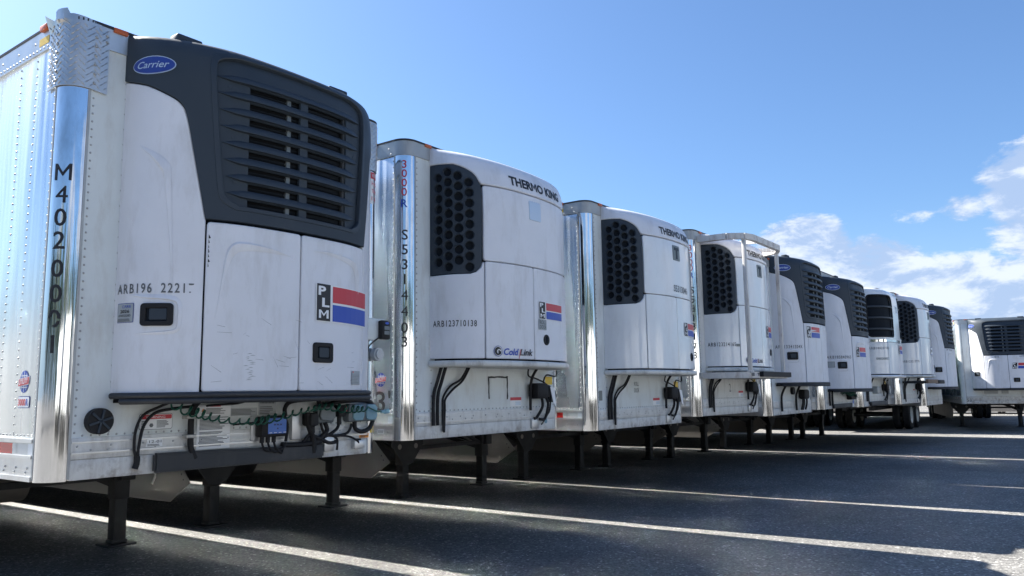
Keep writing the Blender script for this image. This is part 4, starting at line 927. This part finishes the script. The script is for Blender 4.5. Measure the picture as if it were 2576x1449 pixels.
decals('round_sticker', g['fr'], [(circle(2.27, 1.15, .03, 16), 'junction_blue', .012)], r1)

# ---- third trailer
r2, u2, F2, g = trailer('refrigerated_trailer', 8.182, 4.995, .7, -.019, 'third trailer from the left, honeycomb vents and glossy doors, no guard frame', dict(unit='king', near=1, serial=None, logo=(.16, 2.235, .48, .17), badge='dark', paint='gloss_white', latch=(.42, 1.96), markers=((.33, None),)))
text('fleet_lettering', F2, 'S5313046', -.12, 2.80, .085, 'grey_ink', u2, off=.009, width=.44, bold=.01, slope=-.02)
text('door_lettering', g['fr'], 'ROLL', 1.08, 1.585, .055, 'grey_ink', r2, off=.004, width=.13); text('door_lettering', g['fr'], 'DOOR', 1.08, 1.50, .055, 'grey_ink', r2, off=.004, width=.135)
decals('code_sticker', g['fr'], [([(.165, 1.41), (.245, 1.41), (.245, 1.53), (.165, 1.53)], 'badge_grey', .004)], r2)

# ---- fourth trailer with guard frame
r3, u3, F3, g = trailer('refrigerated_trailer', 11.064, 4.92, .45, .057, 'fourth trailer from the left, its unit inside a rusty white guard frame', dict(unit='king', near=1, serial='ARB123214165', logo=(.18, 2.265, .46, .18), badge='dark', coldlink=(-.56, 1.885, 1.0), latch=(.40, 2.03), rail='rail_grey', wall='dirty_white', paint='gloss_white', markers=((.33, None),)))
post_text(g['pm'], '3000R', (3.59, 3.48, 3.37, 3.28, 3.17), ['red_ink']*4+['blue_ink'], r3, .085, -.04, .068)
post_text(g['pm'], 'S5313173', (2.94, 2.80, 2.66, 2.52, 2.39, 2.24, 2.09, 1.96), 'black_ink', r3, .10, -.035, .07)
text('side_lettering', g['ls'], '3000R', -.62, 1.60, .06, 'red_ink', r3, width=.3)
text('bay_lettering', g['fr'], '2', 1.22, 1.41, .13, 'grey_ink', r3, width=.07)
decal('serial_strip', F3, [(-.80, 2.09), (-.72, 2.09), (-.72, 2.13), (-.80, 2.13)], 'badge_grey', u3, off=.006)
zg = g['z']
bm = bmesh.new()
TP = [(.22, .0, 3.735), (.25, -.45, 3.735), (.40, -.66, 3.735), (.62, -.72, 3.735), (1.8, -.72, 3.735), (2.05, -.62, 3.735), (2.2, -.35, 3.735), (2.24, 0, 3.735)]
for a, b in zip(TP, TP[1:]): add_beam(bm, Vector(a)+Vector((0, 0, zg)), Vector(b)+Vector((0, 0, zg)), .07, .09)
gf = from_bm('guard_frame', bm, 'rust_white', r3)
for a in ((.42, -.655), (2.02, -.62)):
    bm = bmesh.new(); add_box(bm, a[0]-.028, a[0]+.028, a[1]-.028, a[1]+.028, 1.70+zg, 3.70+zg, .006); add_box(bm, a[0]-.06, a[0]+.06, a[1]-.035, a[1]+.035, 1.68+zg, 1.72+zg, .004); from_bm('guard_upright', bm, 'rust_white', gf)
bm = bmesh.new(); add_beam(bm, (1.0, -.70, 3.735+zg), (1.2, 0, 3.80+zg), .05, .06); add_beam(bm, (1.95, -.68, 3.735+zg), (2.0, 0, 3.80+zg), .05, .06); from_bm('guard_stay', bm, 'rust_white', gf)
bm = bmesh.new()
BP = [(.18, 0), (.22, -.42), (.36, -.66), (.56, -.74), (1.85, -.74), (2.14, -.62), (2.28, -.36), (2.30, 0)]
add_prism(bm, BP, lambda u, v, k: Vector((u, v, 1.655+k+zg)), -.045, .045); gs = from_bm('guard_shelf', bm, 'rust_white', gf)
bm = bmesh.new()
for a, b in zip(BP[3:], BP[4:7]):
    add_beam(bm, Vector((a[0], a[1]-.025, 1.665+zg)), Vector((b[0], b[1]-.02, 1.665+zg)), .07, .075)
from_bm('rubber_buffer', bm, 'rubber', gf)
fs = lambda u, v, off=0: Vector((lerp_at(BP, arclen(BP), u)[0], lerp_at(BP, arclen(BP), u)[1]-off, v+zg))
text('maker_lettering', fs, 'THERMO KING', .86, 1.64, .038, 'black_ink', gs, off=.006, width=.56, bold=.03)
decals('maker_mark', fs, [([(.74, 1.635), (.80, 1.635), (.80, 1.685), (.74, 1.685)], 'grey_ink', .006)], gs)

TW = 2.5
# ---- fifth and sixth: dark shrouded units
r4, u4, F4, g = trailer('refrigerated_trailer', 13.793, 4.813, .25, -.022, 'fifth trailer from the left, dark shrouded unit just right of the guard frame', dict(unit='carrier', serial='ARB13341504X', sw=.50, logo=(-.60, 2.36, .52, .20), udz=.07, side_latch=1, near=0, far=0))
r5, u5, F5, g = trailer('refrigerated_trailer', 16.337, 4.637, .212, .023, 'sixth trailer from the left, dark shrouded unit with tangled green air line below', dict(unit='carrier', serial='ARB185840965', sw=.50, logo=(-.56, 2.20, .50, .20), udz=-.10, side_latch=1))
z0 = g['z']
for k, (rt_, xs) in enumerate((((.9, 1.9), 16), ((1.5, 2.1), 10))):
    P = [Vector((rt_[0]+(rt_[1]-rt_[0])*i/(xs*8), -.13+.02*cos(i*pi/4), 1.36+z0+.03*sin(i*pi/4)-.04*k+.03*sin(i*.05))) for i in range(xs*8)]
    bm = bmesh.new(); add_tube(bm, P, .008, 5); from_bm('coiled_air_line', bm, 'green_hose', r5, 60)
bm = bmesh.new(); add_box(bm, 1.75, 2.15, -.12, 0, 1.22+z0, 1.42+z0, .03); from_bm('air_coupling', bm, 'rubber', r5)
decals('permit_sticker', F5, [(rrect(-1.216, -1.081, 1.985, 2.105, .006, 2), 'badge_grey', .004), (rrect(-1.208, -1.089, 1.993, 2.097, .005, 2), 'lens_grey', .006)], u5)
decals('control_label', g['fr'], [([(2.2, 1.13), (2.3, 1.13), (2.3, 1.22), (2.2, 1.22)], 'panel_blue', .02)], r5)
box('sill_bumper', (.6, 2.0, -.06, -.012, 1.06+z0, 1.15+z0), 'bumper_grey', r5, .012)
for r, zz, xs in ((r4, -.022, ((.52, .60), (1.35, 1.42))), (r5, .023, ((.36, .44), (.55, .6)))):
    for a, b in xs:
        tube('drain_hose', [(b+.05, -.1, 1.6+zz), (b, -.05, 1.48+zz), (a, -.04, 1.36+zz), (a, -.04, 1.12+zz)], .02, 'rubber', r)
bm = bmesh.new(); add_box(bm, 1.60, 1.92, -.13, 0, 1.32-.022, 1.50-.022, .04); from_bm('air_coupling', bm, 'rubber', r4); cyl('wall_vent', (1.22, -.05, 1.46), (1.22, 0, 1.46), .07, 'rubber', r4)
for q in (1.62, 1.70, 1.86): tube('air_hose', [(q, -.08, 1.36), (q+.06, -.06, 1.22), (q+.02, -.04, 1.1)], .018, 'rubber', r4)
decals('warning_placard', g['fr'], [([(1.1, 1.32), (1.3, 1.32), (1.3, 1.44), (1.1, 1.44)], 'white_ink', .004)], r5)

r6, u6, F6, g = trailer('refrigerated_trailer', 19.226, 4.594, -.2, .007, 'seventh trailer from the left, glossy unit with barred dark window and chrome strip', dict(unit='slim', serial='ARB144237180'))
box('sill_bumper', (.6, 2.2, -.07, -.012, 1.07, 1.17), 'bumper_grey', r6, .012)
box('junction_box', (1.0, 1.35, -.12, 0, 1.35, 1.52), 'lens_grey', r6, .01)
r7, u7, F7, g = trailer('refrigerated_trailer', 21.751, 4.298, -.3, .016, 'eighth trailer from the left, honeycomb vents above a brown wooden bumper plank', dict(unit='king', serial='ARB123213770', serial_ink='grey_ink', badge='dark', paint='gloss_white', latch=(.5, 2.0), far=0))
decals('blue_outline_sticker', F7, [(rrect(-.10, .17, 2.30, 2.50, .02, 3), 'navy_ink', .010), (rrect(-.085, .155, 2.315, 2.485, .015, 3), 'white_ink', .012), ([(-.05, 2.375), (.12, 2.375), (.12, 2.43), (-.05, 2.43)], 'badge_grey', .014)], u7)
bm = bmesh.new(); add_box(bm, .25, 1.6, -.62, -.56, 1.58, 1.68, .006); pk = from_bm('bumper_plank', bm, 'wood_brown', r7); bm = bmesh.new(); add_box(bm, 1.6, 2.45, -.64, -.54, 1.57, 1.67, .02); from_bm('rubber_buffer', bm, 'rubber', pk)
bm = bmesh.new(); add_box(bm, .3, .38, -.58, -.02, 1.585, 1.645, .004); add_box(bm, 2.2, 2.28, -.56, -.02, 1.585, 1.645, .004); from_bm('plank_bracket', bm, 'frame_black', r7)
r8, u8, F8, g = trailer('refrigerated_trailer', 24.174, 4.138, -.669, -.073, 'ninth and last trailer of the row, dark shroud, 24 on its corner post', dict(unit='carrier', serial=None, side_latch=1, logo=None))
post_text(g['pm'], '24', (1.45, 1.45), 'black_ink', r8, .16, -.09, .08); 
text('fleet_lettering', F8, 'P 9461', -.6, 2.55, .05, 'grey_ink', u8, off=.009, width=.4)

# ---- trailers across the aisle, parked at right angles
rx, ux, FX, g = trailer('refrigerated_trailer', 30.35, 4.1, -76, -.15, 'trailer at the right edge, parked across the aisle with its dark grille facing left', dict(unit='carrier', serial=None, side_latch=0, logo=(.10, 2.18, .60, .19), shear=.12, post='wall_white', rail='aluminium', tank=0), group='trailers across the aisle')
text('fleet_lettering', FX, '616', -.36, 2.545, .055, 'grey_ink', ux, off=.009, width=.12); text('fleet_lettering', FX, '6209', .33, 2.555, .055, 'grey_ink', ux, off=.009, width=.17)
text('fleet_lettering', g['fr'], "53'", .14, 1.13, .1, 'black_ink', rx, off=.014)
decals('yellow_sticker', g['fr'], [([(2.44, 1.9), (2.58, 1.9), (2.58, 2.1), (2.44, 2.1)], 'yellow_ink', .02)], rx)
for a in ((.95, 'g'), (1.25, 'p'), (.75, 'q')): decals('data_plate', g['fr'], [([(a[0]-.1, 1.38), (a[0]+.1, 1.38), (a[0]+.1, 1.54), (a[0]-.1, 1.54)], 'lens_grey', .004)], rx)
def box_trailer(x, y, ang, label, L=15.5, side='green_wall', H=3.9, ribs=True, name='box_trailer', group='trailers across the aisle', skirt=False):
    root = bpy.data.objects.new(name, None); COL.objects.link(root); root.location = (x, y, 0); root.rotation_euler.z = radians(ang)
    tag(root, label, 'trailer', group)
    bm = bmesh.new(); add_box(bm, 0, 2.6, 0, L, 1.10, H-.05, .02); from_bm('body', bm, side, root)
    bm = bmesh.new(); add_box(bm, -.02, 2.62, -.02, L, H-.05, H, .01); from_bm('roof', bm, 'roof_black', root)
    if ribs:
        for i in range(16):
            bm = bmesh.new()
            for s in (0, 1): add_box(bm, -.022 if not s else 2.598, .002 if not s else 2.622, .1, L-.1, 1.3+i*.155, 1.385+i*.155, 0)
            add_box(bm, .1, 2.5, -.022, .002, 1.3+i*.155, 1.385+i*.155, 0)
            from_bm('wall_rib', bm, side, root)
    bm = bmesh.new(); add_box(bm, -.01, 2.61, .05, L, 1.02, 1.12, .01); add_box(bm, .8, .95, .3, L-.5, .72, 1.05, 0); add_box(bm, 1.65, 1.8, .3, L-.5, .72, 1.05, 0); from_bm('chassis', bm, 'frame_black', root)
    for yy in (3.0, 4.3):
        bm = bmesh.new(); add_cyl(bm, (.2, yy, .51), (2.4, yy, .51), .07, 10); from_bm('axle', bm, 'frame_black', root)
        wheel(root, .17, yy, .507, -1); wheel(root, 2.43, yy, .507, 1)
    if skirt:
        for sx in (0, 2.58): box('side_skirt', (sx, sx+.02, .5, L-.3, .12, 1.05), 'skirt', root, 0)  # only on the added far line, closes its bright gap above the ground
    for xx in (.4, 2.2): box('landing_leg', (xx-.08, xx+.08, L-3.1, L-2.95, 0.0, 1.05), 'frame_black', root)
    return root
box_trailer(28.3, 8.3, -88, 'green-grey ribbed box trailer just behind the last trailer of the row', L=16)
box_trailer(29.0, 11.6, -88, 'dark box trailer farther back behind the row, seen under the seventh trailer', side='frame_black', ribs=False)
box_trailer(29.4, 14.9, -88, 'dark box trailer farthest back behind the row, seen only as wheels', side='frame_black', ribs=False)

for yy, lb in ((-24, 'southern'), (-7.5, 'middle'), (9, 'northern'), (25.5, 'farthest')): box_trailer(49, yy, 0, 'added white skirted box trailer broadside far beyond the aisle, %s one of its line' % lb, side='wall_white', ribs=False, skirt=True, group='added far line of broadside trailers')  # added line that blocks the bright sunlit background under the nearer trailers
# the row across the yard, behind the camera: mirrored in the chrome posts and lighting the shaded fronts
for i, (xx, yy) in enumerate(((-16, -15.5), (-12.6, -15), (-9.3, -15.8), (-2.6, -15.2), (.9, -15.6), (4.3, -15.1), (11.0, -15.4), (14.4, -15.9), (17.8, -15.2), (24.6, -15.6), (28, -15.3))):
    b_ = box_trailer(xx, yy, 180, 'white box trailer in the opposite row, mirrored in the chrome corner posts', side='dirty_white', ribs=False, name='opposite_trailer', group='trailers of the opposite row')
# trees beyond the yard to the left and behind the camera, seen only as dark shapes in the chrome
mat('leaf', (.035, .06, .022), .6, var=.35, vscale=1.5); mat('bark', (.09, .07, .05), .85)
def tree_meshes(seed):
    rr = random.Random(seed); V = []; Fc = []; blobs = [(rr.gauss(0, 1.6), rr.gauss(0, 1.6), 5.8+rr.gauss(0, 1.7), rr.uniform(.9, 1.9)) for _ in range(16)]
    for _ in range(1500):
        x, y, z, r = rr.choice(blobs); d = Vector((rr.gauss(0, 1), rr.gauss(0, 1), rr.gauss(0, .8))).normalized()*r*rr.uniform(.5, 1.05); p = Vector((x, y, z))+d
        a = Vector((rr.gauss(0, 1), rr.gauss(0, 1), rr.gauss(0, 1))).normalized(); b = a.orthogonal().normalized(); q = rr.uniform(.16, .34); n = len(V)
        V += [tuple(p+a*q), tuple(p+b*q*.6), tuple(p-a*q), tuple(p-b*q*.6)]; Fc.append((n, n+1, n+2, n+3))
    me = bpy.data.meshes.new('crown'); me.from_pydata(V, [], Fc); me.materials.append(MATS['leaf'])
    bm = bmesh.new(); add_tube(bm, [(0, 0, 0), (.1, 0, 2.4), (0, .1, 5.2)], [.24, .17, .08], 8)
    for k in range(5): add_tube(bm, [(0.05, 0, 2.4+.5*k), (cos(k*2.4)*1.6, sin(k*2.4)*1.6, 4.4+.5*k)], [.09, .03], 6)
    m2 = bpy.data.meshes.new('trunk'); bm.to_mesh(m2); bm.free(); m2.materials.append(MATS['bark']); return me, m2
TM = [tree_meshes(k) for k in (1, 2, 3)]; rr = random.Random(9)
for i in range(26):
    a = radians(150+i*6.2); R0 = rr.uniform(33, 42); t = bpy.data.objects.new('tree', None); COL.objects.link(t); t.location = (R0*cos(a), R0*sin(a), 0); t.rotation_euler.z = rr.uniform(0, 6); t.scale = [rr.uniform(.85, 1.3)]*3
    tag(t, 'leafy tree beyond the yard behind the camera, mirrored in the chrome posts', 'tree', 'trees beyond the yard'); link('crown', TM[i % 3][0], t); link('trunk', TM[i % 3][1], t)
# ------------------------------------------------------------------ ground
def ground():
    m = bpy.data.materials.new('asphalt'); m.use_nodes = True; nt = m.node_tree; N = nt.nodes.new; L = nt.links.new; b = nt.nodes['Principled BSDF']
    tc = N('ShaderNodeTexCoord')
    def noise_(s, det, r=.6):
        n = N('ShaderNodeTexNoise'); n.inputs['Scale'].default_value = s; n.inputs['Detail'].default_value = det; n.inputs['Roughness'].default_value = r; L(tc.outputs['Object'], n.inputs['Vector']); return n.outputs[0]
    def mr(v, a, b_, c, d):
        n = N('ShaderNodeMapRange'); L(v, n.inputs[0]); n.inputs[1].default_value = a; n.inputs[2].default_value = b_; n.inputs[3].default_value = c; n.inputs[4].default_value = d; return n.outputs[0]
    def mul(a, b_):
        n = N('ShaderNodeMath'); n.operation = 'MULTIPLY'; L(a, n.inputs[0]); L(b_, n.inputs[1]); return n.outputs[0]
    vo = N('ShaderNodeTexVoronoi'); vo.inputs['Scale'].default_value = 52; L(tc.outputs['Object'], vo.inputs['Vector'])
    sepc = N('ShaderNodeSeparateColor'); L(vo.outputs['Color'], sepc.inputs[0])
    stone = mr(sepc.outputs[0], 0, 1, .62, 1.42); sp = mr(sepc.outputs[1], .93, .96, 1, 2.4)
    v = mul(mul(stone, mr(noise_(1.3, 5), .3, .7, .82, 1.15)), mr(noise_(.25, 4), .35, .65, .88, 1.08)); v = mul(v, sp)
    v = mul(v, mr(noise_(22, 4, .7), .3, .7, .75, 1.25)); v = mul(v, mr(noise_(.9, 8, .75), .60, .70, 1, .72)); v = mul(v, mr(noise_(3.1, 6, .7), .62, .72, 1, .55)); v = mul(v, mr(noise_(.45, 3, .5), .38, .62, .84, 1.12))
    sc = N('ShaderNodeVectorMath'); sc.operation = 'SCALE'; sc.inputs[0].default_value = (.155, .150, .141); L(v, sc.inputs['Scale']); L(sc.outputs[0], b.inputs['Base Color'])
    b.inputs['Roughness'].default_value = .82; b.inputs['Specular IOR Level'].default_value = .35
    bp = N('ShaderNodeBump'); bp.inputs['Distance'].default_value = .005; bp.inputs['Strength'].default_value = 1; L(mul(stone, mr(vo.outputs['Distance'], 0, .8, 1, .3)), bp.inputs['Height']); L(bp.outputs[0], b.inputs['Normal'])
    MATS['asphalt'] = m
    bm = bmesh.new(); s = 2500
    for a, c in ((-s, -s), (s, -s), (s, s), (-s, s)): bm.verts.new((a, c, 0))
    bm.faces.new(bm.verts[:]); o = from_bm('ground', bm, 'asphalt', None); o['kind'] = 'structure'
ground()
